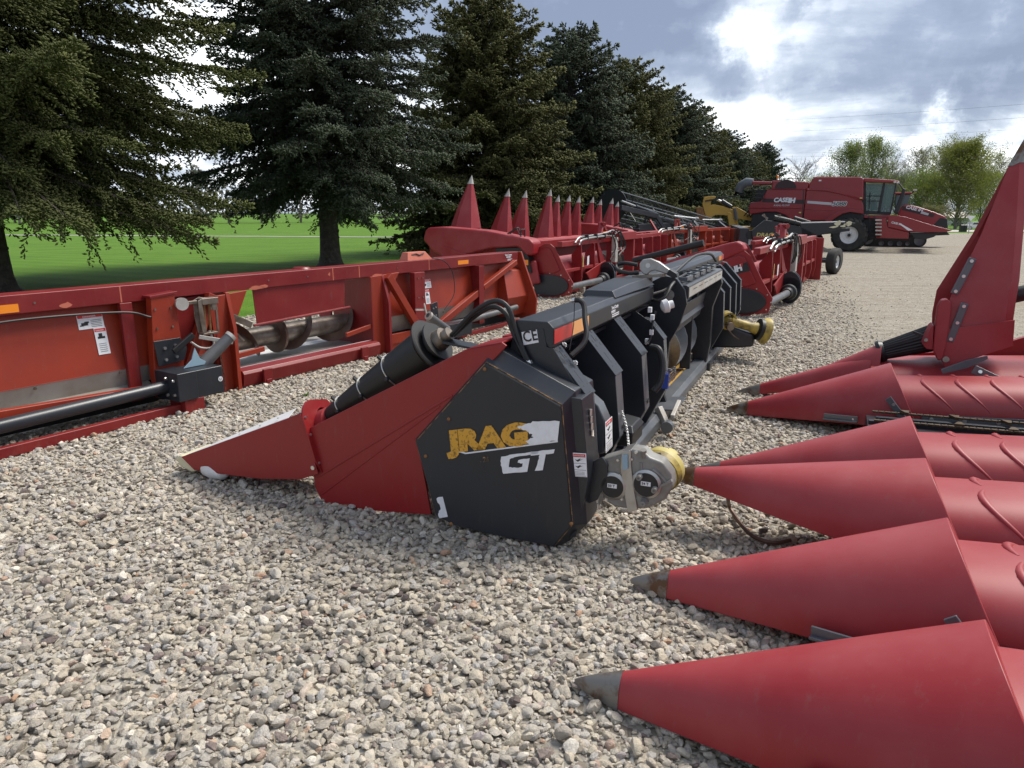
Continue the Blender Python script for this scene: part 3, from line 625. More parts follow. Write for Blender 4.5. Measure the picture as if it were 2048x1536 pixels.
# ================================================================ near black corn head (hinged end divider to the left, rear frame to the right)
def black_head():
    F = Frame(.23, 3.25, 66.3)
    R = F.root('corn_head', 'black corn head nearest the camera, peeling gold lettering on its end panel, red end divider', 'corn head')
    pa = lambda pts, a: [F.a(u, v, a)[1:] for u, v in pts]
    # end panel: plate, bevelled housing
    plate = pa([(971, 727), (1121, 812), (1143, 1050), (1106, 1103), (1000, 1092), (905, 1050), (871, 1030), (831, 884)], 0)
    plate = [(y, max(z, .025)) for y, z in plate]
    cy = sum(p[0] for p in plate) / len(plate); cz = sum(p[1] for p in plate) / len(plate)
    grow = lambda k, a: [(a, cy + (y - cy) * k, max(.012, cz + (z - cz) * k)) for y, z in plate]
    MB().loft([grow(.992, -.0), grow(1.0, .004), grow(1.0, .012)]).build('end_panel', 'black_side', R, 0)
    hs = MB().loft([grow(1.012, .012), grow(1.022, .02), grow(1.13, .085), grow(1.135, .16), grow(1.1, .40)]); hs.build('end_housing', 'black_paint', R, .004)
    MB().loft([grow(1.003, .0095), grow(1.012, .0095), grow(1.012, .013), grow(1.003, .013)], cap=False).build('rust_line', 'rust_edge', R)
    b = MB()
    for u, v in [(898, 838), (852, 912), (903, 1047), (1040, 1088), (1143, 1047), (970, 738)]:
        y, z = F.a(u, v, 0)[1:]; b.lathe([(0, .010), (.005, .010), (.009, .005)], (-.001, y, z), (-1, 0, 0), 8)
    b.build('panel_bolts', 'rust', R)
    # decals
    e = F.a(897, 902, 0); e2 = F.a(1115, 880, 0); rt = V3((0, e2[1] - e[1], e2[2] - e[2])); up = (0, 0, 1)
    def poly(pts, m, nm, off):
        q = [F.a(u, v, 0) for u, v in pts]; MB().prism([(-off, p[1], p[2]) for p in q], (.001, 0, 0)).build(nm, m, R)
    def ragged(pts, amp, seed=1, n=5):
        rr = random.Random(seed); out = []
        for i, p in enumerate(pts):
            q = pts[(i + 1) % len(pts)]; out.append(p[:2]); 
            if len(p) > 2:
                for k in range(1, n): out.append((p[0] + (q[0] - p[0]) * k / n + rr.uniform(-amp, amp), p[1] + (q[1] - p[1]) * k / n + rr.uniform(-amp, amp)))
        return out
    poly(ragged([(896, 905, 1), (925, 873, 1), (1040, 857, 1), (1030, 886, 1), (926, 900, 1), (915, 903, 1)], 1.2, 3), 'ink', 'decal_backing', .002)
    poly(ragged([(897, 904, 1), (924, 902), (932, 905), (1116, 881), (1116, 884), (931, 908), (922, 905)], .5, 4, 4), 'white_decal', 'decal_edge', .0025)
    org = F.a(903, 901, 0)
    text(R, 'JRAG', (0, org[1], org[2]), rt, (0, -.13 - rt.y * .0, 1), .142, 'gold_decal', 'brand_lettering', .10, .011, .004, 1.34, 1.04)
    poly(ragged([(1035, 853, 1), (1062, 846), (1066, 842, 1), (1120, 842), (1116, 881, 1), (1060, 888, 1), (1050, 882, 1), (1068, 874, 1), (1058, 864, 1)], 2.2, 9, 5), 'white_decal', 'torn_backing', .0062)
    # GT lettering, chipped
    poly(ragged([(1003, 913, 1), (1020, 909, 1), (1078, 902), (1076, 907, 1), (1029, 914, 1), (1020, 918), (1018, 934, 1), (1033, 935, 1), (1045, 933), (1046, 926, 1), (1036, 925), (1037, 920, 1), (1060, 916), (1055, 943, 1), (1007, 947, 1), (1002, 930, 1)], .9, 5, 4), 'white_decal', 'letter_g', .004)
    poly(ragged([(1062, 903, 1), (1110, 898), (1108, 906, 1), (1092, 908), (1086, 940, 1), (1070, 941, 1), (1076, 925, 1), (1080, 909), (1062, 911, 1)], .9, 6, 4), 'white_decal', 'letter_t', .004)
    poly(ragged([(874, 996, 1), (886, 993), (896, 1033), (880, 1036, 1), (877, 1027, 1), (882, 1016, 1), (876, 1005, 1)], 1.3, 7, 4), 'white_decal', 'torn_sticker', .003)
    o8 = F.a(961, 924, 0); text(R, '. 26', (0, o8[1], o8[2]), rt, up, .036, 'rust_edge', 'worn_number', .1, .001, .003)
    def warn(R, org, rt, up, w, h, nm='warning_label', rows=2):
        """upright danger label: red head, two pictogram boxes, lines of small print"""
        r = V3(rt).normalized(); u = V3(up).normalized(); n = r.cross(u); o = V3(org)
        def q(x0, y0, x1, y1, d, m, parent, nm): return MB().prism([o + r * x0 * w + u * y0 * h + n * d, o + r * x1 * w + u * y0 * h + n * d, o + r * x1 * w + u * y1 * h + n * d, o + r * x0 * w + u * y1 * h + n * d], n * .0008).build(nm, m, parent)
        L = q(0, 0, 1, 1, .003, 'white_decal', R, nm); q(.06, .85, .94, .96, .004, 'red_ink', L, 'label_header'); f = MB()
        for yy in ([.03, .28, .56, .83] if rows == 2 else [.03, .5, .83]): f.prism([o + r * .06 * w + u * yy * h + n * .004, o + r * .94 * w + u * yy * h + n * .004, o + r * .94 * w + u * (yy + .012) * h + n * .004, o + r * .06 * w + u * (yy + .012) * h + n * .004], n * .0006)
        for cx, cyy in ((.5, .69), (.5, .42))[:rows]:
            P = [(-.22, .04), (-.05, -.07), (.03, -.02), (.22, .06), (.05, .03), (.12, .10), (.0, .06), (-.08, .02)]
            f.prism([o + r * (cx + a * 1.2) * w + u * (cyy + b * .9) * h + n * .004 for a, b in P], n * .0006)
        for k in range(3): yy = .09 + k * .055; f.prism([o + r * .15 * w + u * yy * h + n * .004, o + r * .85 * w + u * yy * h + n * .004, o + r * .85 * w + u * (yy + .010) * h + n * .004, o + r * .15 * w + u * (yy + .010) * h + n * .004], n * .0006)
        f.build('label_print', 'ink', L); text(L, 'DANGER', o + r * .12 * w + u * .875 * h, r, u, h * .075, 'white_decal', 'label_word', 0, 0, .005, min(1.5, w / h * 2.6))
        return L
    globals()['warn'] = warn
    q = F.a(1137, 959, -.006); q = V3((-.006, q[1], q[2])); q1 = V3((-.006, *F.a(1163, 954, -.006)[1:])); q2 = V3((-.006, *F.a(1133, 911, -.006)[1:])); 
    hw = .085
    warn(R, (.045, q.y, q.z), (0.25, -1, 0), (.0, .07, 1), (q1 - q).length * 1.08, (q2 - q).length)
    # rear hinge wall of the housing
    h = MB(); h.yz(.06, .24, [(-.02, .79), (-.085, .785), (-.13, .40), (-.115, .30), (-.07, .07), (.0, .05)])
    h.build('rear_wall', 'black_paint', R, .004)
    hg = MB()
    for z0, z1 in ((.58, .72), (.20, .34)):
        for k in range(4): zz = z0 + (z1 - z0) * k / 4; hg.cyl((.15, -.092 - (.8 - zz) * .10, zz), (.15, -.092 - (.8 - zz) * .10, zz + .03), .008, 8)
    hg.build('hinge', 'zinc', R)
    # red side shield
    sh = pa([(607, 862), (935, 697), (1003, 684), (1013, 692), (1000, 706), (835, 880), (862, 1030), (665, 1016), (642, 1000), (630, 975), (626, 945), (609, 880)], .03)
    MB().yz(.03, .045, sh).build('side_shield', 'red_paint', R, .004)
    m = MB(); g0 = F.a(640, 948, .028); g1 = F.a(830, 850, .028); g2 = F.a(700, 885, .028); g3 = F.a(640, 990, .028); g4 = F.a(832, 872, .028)
    m.beam((.030, *F.a(634, 955, .03)[1:]), (.030, *F.a(905, 790, .03)[1:]), .012, .010, (1, 0, 0)); m.beam((.030, *F.a(642, 990, .03)[1:]), (.030, *F.a(880, 812, .03)[1:]), .010, .008, (1, 0, 0))
    m.build('shield_crease', 'red_paint', R, .003)
    top = pa([(935, 697), (1003, 684)], .03)
    MB().prism([(.03, *top[0]), (.30, top[0][0], top[0][1]), (.30, *top[1]), (.03, *top[1])], (0, 0, -.012)).prism([(.30, top[1][0] - .01, top[1][1]), (.62, top[1][0] - .02, top[1][1] + .0), (.62, top[1][0] + .12, top[1][1] - .02), (.30, top[1][0] + .12, top[1][1] - .02)], (0, 0, -.03)).build('shield_top', 'red_paint', R, .004)
    # hinged snout
    side = pa([(362, 914), (577, 836), (600, 828), (636, 948), (600, 959), (520, 958), (440, 948), (388, 940)], 0)
    S = MB().yz(0, .008, side).yz(.30, .308, side).build('snout', 'red_paint', R, .003)
    t0, t1 = side[0], side[2]
    def lerp(k, dz=0): return (t0[0] + (t1[0] - t0[0]) * k, t0[1] + (t1[1] - t0[1]) * k + dz)
    W = lambda u, v, aa: V3((aa, *F.a(u, v, aa)[1:]))
    MB().prism([W(372, 910, .004), W(390, 903.5, .05), W(593, 816, .14), W(577, 835, .004)], (0, 0, -.004)).prism([(.24, *lerp(.06, .004)), (.306, *lerp(.06, .004)), (.306, *lerp(.95, .01)), (.20, *lerp(.95, .01))], (0, 0, -.004)).build('wear_strip', 'white_trim', S, .0015)
    bt_ = MB()
    for u, v in ((440, 886), (480, 869), (520, 852), (556, 837)): bt_.cyl(W(u, v, .03), W(u, v, .03) + V3((0, 0, .004)), .006, 8)
    bt_.build('strip_bolts', 'zinc', S)
    MB().prism([(.02, *lerp(.05, -.02)), (.29, *lerp(.05, -.02)), (.29, *lerp(.98, -.05)), (.02, *lerp(.98, -.05))], (0, 0, -.006)).build('snout_deck', 'red_paint', S)
    MB().prism([W(349, 915, .01), W(357, 911, .01), W(366, 913, .01), W(392, 942, .01), (.01, F.a(384, 946, .01)[1], F.a(384, 946, .01)[2]), W(360, 935, .01)], (.27, 0, 0)).build('tip_cap', 'cream', S, .015)
    MB().lathe([(-.11, .02), (-.08, .05), (0, .062), (.06, .055), (.10, .02)], (.05, F.a(430, 950, .05)[1], .075), (0, 1, .1), 14).build('skid_bulge', 'white_trim', S)
    # collar plate at the rear of the snout with an oval opening
    yc, zc = F.a(597, 818, 0)[1:]; yl, zl = side[3]; cl = MB()
    ring_o = [(.0, zc - .02), (.08, zc + .035), (.24, zc + .0), (.31, zc - .09), (.31, zl + .03), (.0, zl)]
    n = 24; O = []; I = []
    def on_poly(ang):
        cx, cz_ = .16, zc - .14; dx, dz = math.cos(ang), math.sin(ang); best = 9
        for i in range(len(ring_o)):
            (x0, z0), (x1, z1) = ring_o[i], ring_o[(i + 1) % len(ring_o)]; ex, ez = x1 - x0, z1 - z0; det = dx * -ez + ex * dz
            if abs(det) < 1e-9: continue
            t = ((x0 - cx) * -ez + ex * (z0 - cz_)) / det; s_ = (dx * (z0 - cz_) - dz * (x0 - cx)) / det
            if t > 0 and -1e-6 <= s_ <= 1 + 1e-6: best = min(best, t)
        return cx + dx * best, cz_ + dz * best
    for k in range(n):
        t = 2 * math.pi * k / n; x, z = on_poly(t); y = yc + (yl - yc) * (zc - z) / (zc - zl); O.append((x, y, z))
        x, z = .165 + .075 * math.cos(t), zc - .13 + .10 * math.sin(t); y = yc + (yl - yc) * (zc - z) / (zc - zl); I.append((x, y, z))
    O2 = [(x, y - .012, z) for x, y, z in O]; I2 = [(x, y - .012, z) for x, y, z in I]
    cl.loft([O, I, I2, O2, O], cap=False).build('collar_plate', 'red_paint', R, 0)
    bb = MB()
    for (x, z) in [(.02, zc - .05), (.02, zc - .15), (.02, zl + .06)]:
        y = yc + (yl - yc) * (zc - z) / (zc - zl); bb.bolt((x, y - .012, z), (0, -1, 0), .008, .006)
    bb.bolt((-.001, yl + .03, zl + .035), (-1, 0, 0), .014, .008); bb.build('collar_bolts', 'zinc', R)
    MB().cyl((.16, yc - .01, zc - .14), (.16, yc - .10, zc - .10), .085, 20).build('roller_cup', 'red_plastic', R)
    # tapered divider roller
    r0 = V3((.17, *F.a(622, 856, .17)[1:])); r1 = V3((.17, *F.a(862, 692, .17)[1:])); ax = (r1 - r0).normalized(); Ln = (r1 - r0).length
    rad = lambda s: .028 + (.112 - .028) * min(1, s / .92) ** .9
    C = MB().lathe([(Ln * s, rad(s)) for s in (0, .1, .25, .4, .55, .7, .85, .97)], r0, ax, 32).build('divider_roller', 'rubber', R)
    w = MB()
    for s in (.07, .29, .50, .72): c = r0 + ax * Ln * s; w.lathe([(0, rad(s) + .001), (0, rad(s) + .006), (.005, rad(s) + .006), (.005, rad(s) + .001)], c, ax, 32, False)
    w.build('roller_rings', 'zinc', C)
    f2 = MB()
    for s in (.29, .50, .72):
        c = r0 + ax * (Ln * s - .004); e_ = V3((-.55, .3, 1)); e_ = (e_ - ax * e_.dot(ax)).normalized(); f2.beam(c + e_ * rad(s), c + e_ * (rad(s) + .03), .02, .012, ax)
        e_ = V3((-1, 0, -.35)); e_ = (e_ - ax * e_.dot(ax)).normalized(); f2.ball(c + e_ * (rad(s) + .006), .014, 8)
    f2.build('roller_clips', 'black_plastic', C)
    MB().lathe([(-.02, .11), (-.012, .148), (0, .152), (.006, .145), (.006, .08), (.03, .075), (.035, .11), (.045, .11), (.045, .05)], r1 + ax * .01, ax, 40).build('roller_flange', 'rubber', C)
    MB().lathe([(0, .06), (.05, .055), (.05, .035), (.09, .035)], r1 + ax * .05, ax, 16).build('roller_motor', 'worn_steel', R)
    MB().beam(r1 + ax * .07, V3((.18, top[0][0] - .05, top[0][1] - .03)), .10, .012).build('motor_bracket', 'black_paint', R)
    # twin hydraulic hoses
    hp = lambda u, v, a: V3((a, *F.a(u, v, a)[1:]))
    for i, (dx, dv, da) in enumerate(((0, 0, 0), (-5, 12, .03))):
        p = [hp(876 + i * 3, 690, .18 + da), hp(905, 668 + i * 4, .17 + da), hp(950 + dx * .4, 622 + dv, .16 + da), hp(990 + dx, 602 + dv, .15 + da), hp(1016 + dx, 615 + dv, .15 + da), hp(1030 + dx, 655 + dv * .6, .15 + da), hp(1042 + dx, 690, .14), hp(1057 - 4 * i, 722, .13)]
        MB().tube(bez(p, 8), .0125, 10).build('hydraulic_hose', 'rubber', R)
        MB().cyl(p[-1], p[-1] * 2 - V3(p[-2]).lerp(p[-1], .35), .014, 10).cyl(p[-1] + (p[-1] - p[-2]) * .0, p[-1] + (p[-1] - p[-2]) * .35, .016, 6).build('hose_fitting', 'zinc', R)
    # rear beam
    bm_ = MB(); bm_.yz(.16, 2.35, [(.10, 1.005), (.10, 1.10), (.13, 1.13), (.30, 1.13), (.33, 1.00), (.33, .98), (.12, .98)]); bm_.build('top_beam', 'black_paint', R, .006)
    bm2 = MB(); bm2.loft([[(1.32, .11, 1.12), (1.34, .14, 1.165), (1.34, .32, 1.165), (1.32, .34, 1.12)], [(1.75, .10, 1.12), (1.75, .14, 1.175), (1.75, .34, 1.175), (1.75, .36, 1.12)], [(2.3, .08, 1.12), (2.3, .14, 1.17), (2.3, .38, 1.17), (2.3, .40, 1.12)]]).build('beam_cover', 'black_paint', R, .008)
    MB().yz(2.35, 7.0, [(.20, 1.03), (.20, 1.10), (.24, 1.14), (.42, 1.14), (.44, .98), (.22, .98)]).build('rear_top_rail', 'black_paint', R, .006)
    for a0, a1, m_, z0, z1 in ((.17, .44, 'red_reflector', 1.02, 1.09), (.442, .72, 'amber_reflector', 1.02, 1.09)):
        MB().box((a0, .097, z0), (a1, .0995, z1)).build('reflector', m_, R)
    MB().box((6.55, .197, 1.04), (6.78, .1985, 1.10)).build('reflector', 'orange_reflector', R); MB().box((6.782, .197, 1.04), (7.0, .1985, 1.10)).build('reflector', 'red_reflector', R)
    for s_, z_, sz in (('Town & Country', 1.066, .028), ('IMPLEMENT', 1.042, .022), ('ALBERT LEA, MN', 1.026, .013), ('507-555-0100', 1.012, .013)):
        if s_.startswith('5') or s_.startswith('AL'): continue
        text(R, s_, (1.18, .10, z_), (1, 0, 0), (0, 0, 1), sz, 'white_decal', 'dealer_lettering', 0, .0007, .002, .8)
    ln = MB()
    for z_ in (1.028, 1.016): ln.box((1.20, .0985, z_), (1.36, .0996, z_ + .006))
    ln.build('dealer_small_print', 'white_decal', R)
    # bracket plate that carries the CE mark
    ce = pa([(998, 705), (1017, 702), (1040, 663), (1087, 657), (1094, 694), (1108, 697), (1171, 803), (1100, 775)], .16)
    MB().yz(.155, .165, ce).build('end_bracket', 'black_paint', R, .002)
    o = F.a(1048, 690, .16); o2 = F.a(1075, 685, .16); o3 = F.a(1044, 664, .16)
    rt2 = V3((0, o2[1] - o[1], o2[2] - o[2])); u2 = V3((0, o3[1] - o[1], o3[2] - o[2]))
    MB().prism([V3((.153, o[1], o[2])), V3((.153, o[1], o[2])) + rt2 * 1.12, V3((.153, o[1], o[2])) + rt2 * 1.12 + u2, V3((.153, o[1], o[2])) + u2], (.001, 0, 0)).build('conformity_label', 'white_decal', R)
    text(R, 'C E', V3((.153, o[1], o[2])) + rt2 * .08 + u2 * .22, rt2, u2, .075, 'ink', 'conformity_mark', 0, .001, .002, .85, .75)
    # ribs
    def rib(a, y1=-.08, z1=.77, w=.15, full=True, ztop=1.03, ytop=.14, stick=None):
        pl = [(.16, .98), (ytop, ztop), (y1, z1), (-.115, .42), (.02, .14), (.42, .10), (.50, .5), (.40, .95)]
        P = MB().yz(a, a + .008, pl).build('rib_plate', 'black_paint', R, .002)
        up = MB(); up.prism([(a, ytop, ztop + .004), (a + w, ytop, ztop + .004), (a + w, y1 - .004, z1 + .002), (a, y1 - .004, z1 + .002)], (0, .006, -.006))
        up.prism([(a, ytop, ztop + .004), (a + w, ytop, ztop + .004), (a + w, ytop + .05, ztop + .012), (a, ytop + .05, ztop + .012)], (0, 0, -.006))
        up.build('rib_top_flange', 'black_paint', P, .002)
        bk = MB(); bk.prism([(a, y1, z1), (a + w * .85, y1, z1), (a + w * .8, -.118, .42), (a, -.118, .42)], (0, .006, 0)); bk.prism([(a, -.118, .42), (a + w * .8, -.118, .42), (a + w * .7, .02, .135), (a, .02, .135)], (0, .006, .004))
        bk.build('rib_rear_flange', 'hull_grey', P, .002)
        hl = MB(); d = V3((0, y1 - ytop, z1 - ztop)); n_ = V3((0, -(z1 - ztop), (y1 - ytop))).normalized(); n_ = n_ if n_.z > 0 else -n_
        for k, s in enumerate((.10, .17, .33, .42, .60, .86, .93)):
            for xx in ((.25, .70) if k != 4 else ()):
                c = V3((a + w * (xx + (.06 if k % 2 else 0)), ytop, ztop + .004)) + d * s; hl.cyl(c - n_ * .0, c + n_ * .0015, .0105, 8)
        for s0, s1 in ((.22, .36), (.58, .80)): hl.beam(V3((a + w * .5, ytop, ztop + .0045)) + d * s0, V3((a + w * .5, ytop, ztop + .0045)) + d * s1, .006, .003, n_)
        hl.cyl((a + w * .42, -.1185, .47), (a + w * .42, -.1205, .47), .017, 10).cyl((a - .001, .12, .70), (a, .12, .70), .016, 12).cyl((a - .001, .0, .36), (a, .0, .36), .014, 12)
        hl.build('rib_holes', 'ink', P); return P
    rib(.16, w=.13)
    rib(.67); rib(1.28); rib(1.93, -.08, .77, .11, ztop=.90, ytop=.03)
    for a_ in (4.9, 5.45, 6.0, 6.5): rib(a_, -.10, .80, .10, ztop=1.02, ytop=.10)
    # grey ovals of the row unit gear housings seen between ribs, plus yellow warning label
    gr = MB(); gr.loft([[(x, .02 + .0, .72 - .0), (x, -.06, .66), (x, -.10, .58), (x, -.10, .40), (x, .05, .35), (x, .20, .60)] for x in (.42, .53)]); gr.build('gear_housing', 'hull_grey', R, .01)
    warn(R, (.40, -.112, .41), (1, 0.0, 0), (0, .05, 1), .13, .17)
    MB().box((.75, -.17, .34), (1.0, -.05, .42)).loft([[(.74, -.18, .42), (1.01, -.18, .42), (1.01, -.05, .44), (.74, -.05, .44)], [(.78, -.16, .46), (.97, -.16, .46), (.97, -.07, .475), (.78, -.07, .475)]]).build('tool_box', 'black_plastic', R, .008)
    # inner bulkhead, floor pan and lower rails
    fl = MB(); fl.yz(.3, 2.55, [(.16, .95), (.42, .90), (.50, .30), (.40, .12), (.36, .12), (.43, .35), (.36, .86), (.16, .93)]); fl.build('inner_sheet', 'black_paint', R)
    rl = MB(); rl.yz(.25, 7.0, [(-.03, .03), (-.03, .10), (.0, .14), (.10, .14), (.10, .03)]); rl.yz(.25, 2.55, [(.10, .05), (.10, .10), (.5, .10), (.5, .05)]); rl.build('lower_rail', 'hull_grey', R, .006)
    # feeder opening
    fo = MB(); post = [(.30, .98), (.16, 1.12), (.07, 1.17), (-.03, 1.15), (-.10, 1.06), (-.12, .95), (-.07, .78), (.0, .64), (.02, .20), (-.02, .10), (.14, .10), (.15, .62), (.26, .80)]
    fo.yz(2.55, 2.60, post); PO = fo.build('opening_post', 'black_paint', R, .004)
    MB().cyl((2.548, .02, 1.02), (2.552, .02, 1.02), .04, 20).build('hole_cap', 'steel', PO)
    MB().cyl((2.546, -.05, 1.0), (2.549, -.05, 1.0), .02, 16).cyl((2.546, .0, .92), (2.549, .0, .92), .02, 16).cyl((2.546, -.06, .93), (2.549, -.06, .93), .015, 16).build('post_bosses', 'ink', PO)
    xb = MB(); xb.yz(2.6, 4.5, [(-.12, .99), (-.12, 1.085), (-.10, 1.095), (.05, 1.095), (.05, 1.0)]); xb.build('opening_crossbar', 'black_paint', R, .004)
    MB().box((2.62, -.1225, 1.0), (4.48, -.121, 1.075)).build('crossbar_face', 'galv', R)
    sl = MB()
    for k in range(6): sl.box((2.8 + k * .28, -.1238, 1.045), (2.98 + k * .28, -.1226, 1.050))
    sl.build('crossbar_slots', 'ink', R)
    ld = MB()
    for k in range(5):
        x = 2.75 + k * .33; ld.beam((x, -.07, 1.13), (x + .27, -.07, 1.13), .02, .03); ld.beam((x, -.01, 1.13), (x + .27, -.01, 1.13), .02, .03); ld.beam((x, -.07, 1.13), (x, -.01, 1.13), .02, .03); ld.beam((x + .27, -.07, 1.13), (x + .27, -.01, 1.13), .02, .03); ld.beam((x + .26, -.1, 1.15), (x + .40, .03, 1.15), .012, .012)
    ld.build('adapter_grid', 'hull_grey', R)
    MB().yz(4.45, 4.55, [(.22, 1.06), (-.10, 1.08), (-.13, .95), (-.05, .70), (-.05, .30), (-.02, .10), (.12, .10), (.14, .7)]).yz(3.95, 3.99, [(.05, 1.0), (.0, 1.0), (.06, .70), (.06, .14), (.16, .14), (.16, .9)]).build('opening_side_plate', 'black_paint', R, .004)
    ip = MB(); ip.prism([(2.6, .12, .98), (4.45, .12, .98), (4.45, .03, .70), (2.6, .03, .70)], (0, .01, 0)); ip.build('opening_upper_panel', 'hull_grey', R, .003)
    ip = MB(); ip.prism([(2.6, .02, .86), (4.45, .02, .86), (4.45, .07, .62), (2.6, .07, .62)], (0, .01, 0)); ip.build('opening_baffle', 'shaft_grey', R, .003)
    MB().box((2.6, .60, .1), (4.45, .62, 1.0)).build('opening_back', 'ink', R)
    MB().prism([(2.6, -.02, .11), (4.45, -.02, .11), (4.45, .6, .16), (2.6, .6, .16)], (0, 0, -.01)).build('opening_floor', 'auger_brown', R)
    st = MB()
    for k in range(3): st.prism([(2.7, .02 + k * .08, .1165 + k * .006), (4.3, .02 + k * .08, .1165 + k * .006), (4.3, .05 + k * .08, .119 + k * .006), (2.7, .05 + k * .08, .119 + k * .006)], (0, 0, .001))
    st.build('floor_bars', 'yellow_paint', R)
    # cross auger with flighting in the opening
    def auger(parent, x0, x1, y, z, rt, rf, pitch, mt, mf, hand=1):
        A = MB().cyl((x0, y, z), (x1, y, z), rt, 24).build('auger_tube', mt, parent); f = MB(); n = int((x1 - x0) / pitch * 22); ri = []; 
        for k in range(n + 1):
            t = k / 22 * 2 * math.pi * hand; x = x0 + (x1 - x0) * k / n; c, s = math.cos(t), math.sin(t); ri.append([(x, y + c * rt * .98, z + s * rt * .98), (x, y + c * rf, z + s * rf), (x + .006, y + c * rf, z + s * rf), (x + .006, y + c * rt * .98, z + s * rt * .98)])
        f.loft(ri); f.build('auger_flight', mf, parent, 0, 60)
    globals()['auger'] = auger
    auger(R, 2.62, 3.5, .33, .42, .10, .27, .52, 'steel', 'steel'); auger(R, 3.5, 4.4, .33, .42, .10, .27, .52, 'steel', 'steel', -1)
    # multicoupler lever, hoses, harness
    cp = Frame.b
    lev = [F.a(u, v, 2.35)[1:] for u, v in [(1278, 528), (1285, 519), (1300, 517), (1318, 524), (1352, 549), (1350, 557), (1332, 548), (1310, 541), (1301, 543), (1294, 550), (1286, 548), (1279, 540)]]
    LV = MB().yz(2.35, 2.40, lev).build('coupler_lever', 'steel', R, .008)
    hd = [F.a(u, v, 2.35)[1:] for u, v in [(1333, 548), (1340, 538), (1354, 547), (1356, 554), (1348, 557)]]
    MB().yz(2.33, 2.42, hd).build('lever_grip', 'black_plastic', LV, .006)
    a_ = F.a(1296, 531, 2.35); MB().cyl((2.345, a_[1], a_[2]), (2.41, a_[1], a_[2]), .018, 16).build('lever_pivot', 'zinc', LV)
    MB().beam((2.37, *F.a(1268, 553, 2.37)[1:]), (2.37, *F.a(1330, 550, 2.37)[1:]), .12, .02).beam((2.37, *F.a(1255, 559, 2.37)[1:]), (2.37, *F.a(1300, 556, 2.37)[1:]), .16, .008).build('coupler_plate', 'worn_steel', R)
    for k in range(3):
        u = 1290 + k * 6; MB().tube([hp(u, 555, 2.36 + k * .03), hp(u, 590, 2.36 + k * .03)], .012, 8).build('hose_fitting', 'worn_steel', R)
    MB().tube(bez([hp(1278, 545, 2.4), hp(1256, 546, 2.4), hp(1236, 540, 2.45), hp(1234, 530, 2.5), hp(1250, 526, 2.5), hp(1275, 530, 2.5)], 8), .016, 10).build('hydraulic_hose', 'rubber', R)
    MB().tube(bez([hp(1292, 585, 2.36), hp(1298, 597, 2.34), hp(1315, 601, 2.32), hp(1330, 594, 2.35), hp(1342, 572, 2.45), hp(1352, 563, 2.6), hp(1364, 566, 2.8), hp(1372, 572, 2.85)], 8), .013, 10).build('hydraulic_hose', 'rubber', R)
    MB().tube(bez([hp(1300, 590, 2.36), hp(1330, 580, 2.5), hp(1352, 560, 2.7), hp(1372, 548, 3.0)], 8), .012, 8).build('hydraulic_hose', 'rubber', R)
    MB().tube(bez([hp(1350, 545, 3.3), hp(1390, 512, 4.3), hp(1420, 508, 5.0), hp(1432, 522, 5.6)], 8), .014, 8).build('hydraulic_hose', 'rubber', R)
    # electric plug with harness
    MB().lathe([(0, .02), (.015, .045), (.05, .05), (.06, .03), (.09, .028)], hp(1322, 615, 1.95), (.3, -.6, .2), 16).build('plug_cap', 'white_trim', R)
    MB().tube(bez([hp(1312, 622, 1.9), hp(1305, 645, 1.88), hp(1303, 668, 1.86), hp(1298, 682, 1.84), hp(1290, 690, 1.8)], 6), .009, 8).build('wire_harness', 'black_plastic', R)
    tg = MB()
    for u, v in ((1299, 620), (1304, 635), (1302, 665), (1293, 683)): c = hp(u, v, 1.85); tg.box((c.x, c.y - .012, c.z - .018), (c.x + .03, c.y + .012, c.z + .018))
    tg.build('harness_tags', 'white_decal', R)
    MB().tube(bez([hp(1302, 694, 1.45), hp(1318, 700, 1.42), hp(1325, 730, 1.40), hp(1320, 765, 1.36), hp(1308, 782, 1.33)], 6), .022, 10).build('cable_bundle', 'rubber', R)
    cc = hp(1331, 762, 1.6); MB().box((cc.x - .02, cc.y - .02, cc.z - .05), (cc.x + .02, cc.y + .02, cc.z + .05)).build('connector', 'blue_plastic', R)
    cl_ = MB(); rr = random.Random(3); c = hp(1336, 750, 1.62)
    for k in range(7): a0 = rr.uniform(0, 3); cl_.tube([c + V3((.01 * math.cos(t * 2), .05 * math.cos(t + a0), .05 * math.sin(t) * (1 + .3 * math.sin(k)))) for t in [6.28 * i / 14 for i in range(15)]], .0028, 4)
    cl_.build('wire_coil', 'steel', R)
    # grab handle and thin cable
    MB().tube(bez([hp(1150, 600, .42), hp(1160, 601, .42), hp(1168, 612, .42), hp(1170, 640, .38), hp(1173, 668, .34), hp(1165, 690, .30), hp(1142, 712, .24)], 8), .014, 10).build('grab_handle', 'rubber', R)
    MB().cyl(hp(1144, 601, .42), hp(1151, 600, .42), .012, 10).build('handle_end', 'zinc', R)
    MB().tube(bez([hp(1149, 606, .42), hp(1147, 650, .36), hp(1139, 700, .28)], 6), .0025, 5).build('handle_cable', 'ink', R)
    MB().beam(hp(1120, 697, .27), hp(1153, 738, .27), .05, .008, (0, -.8, .6)).build('handle_bracket', 'black_plastic', R, .003)
    bb = MB()
    for u, v in ((1128, 690), (1150, 726)): bb.lathe([(0, .015), (.004, .015), (.004, .009), (.012, .009)], hp(u, v, .265), (0, -.7, .75), 10)
    bb.build('handle_bolts', 'zinc', R)
    # safety chain down to the gearbox
    ch = MB(); P = bez([hp(1243, 820, .78), hp(1252, 850, .6), hp(1256, 878, .45), hp(1258, 905, .30)], 9)
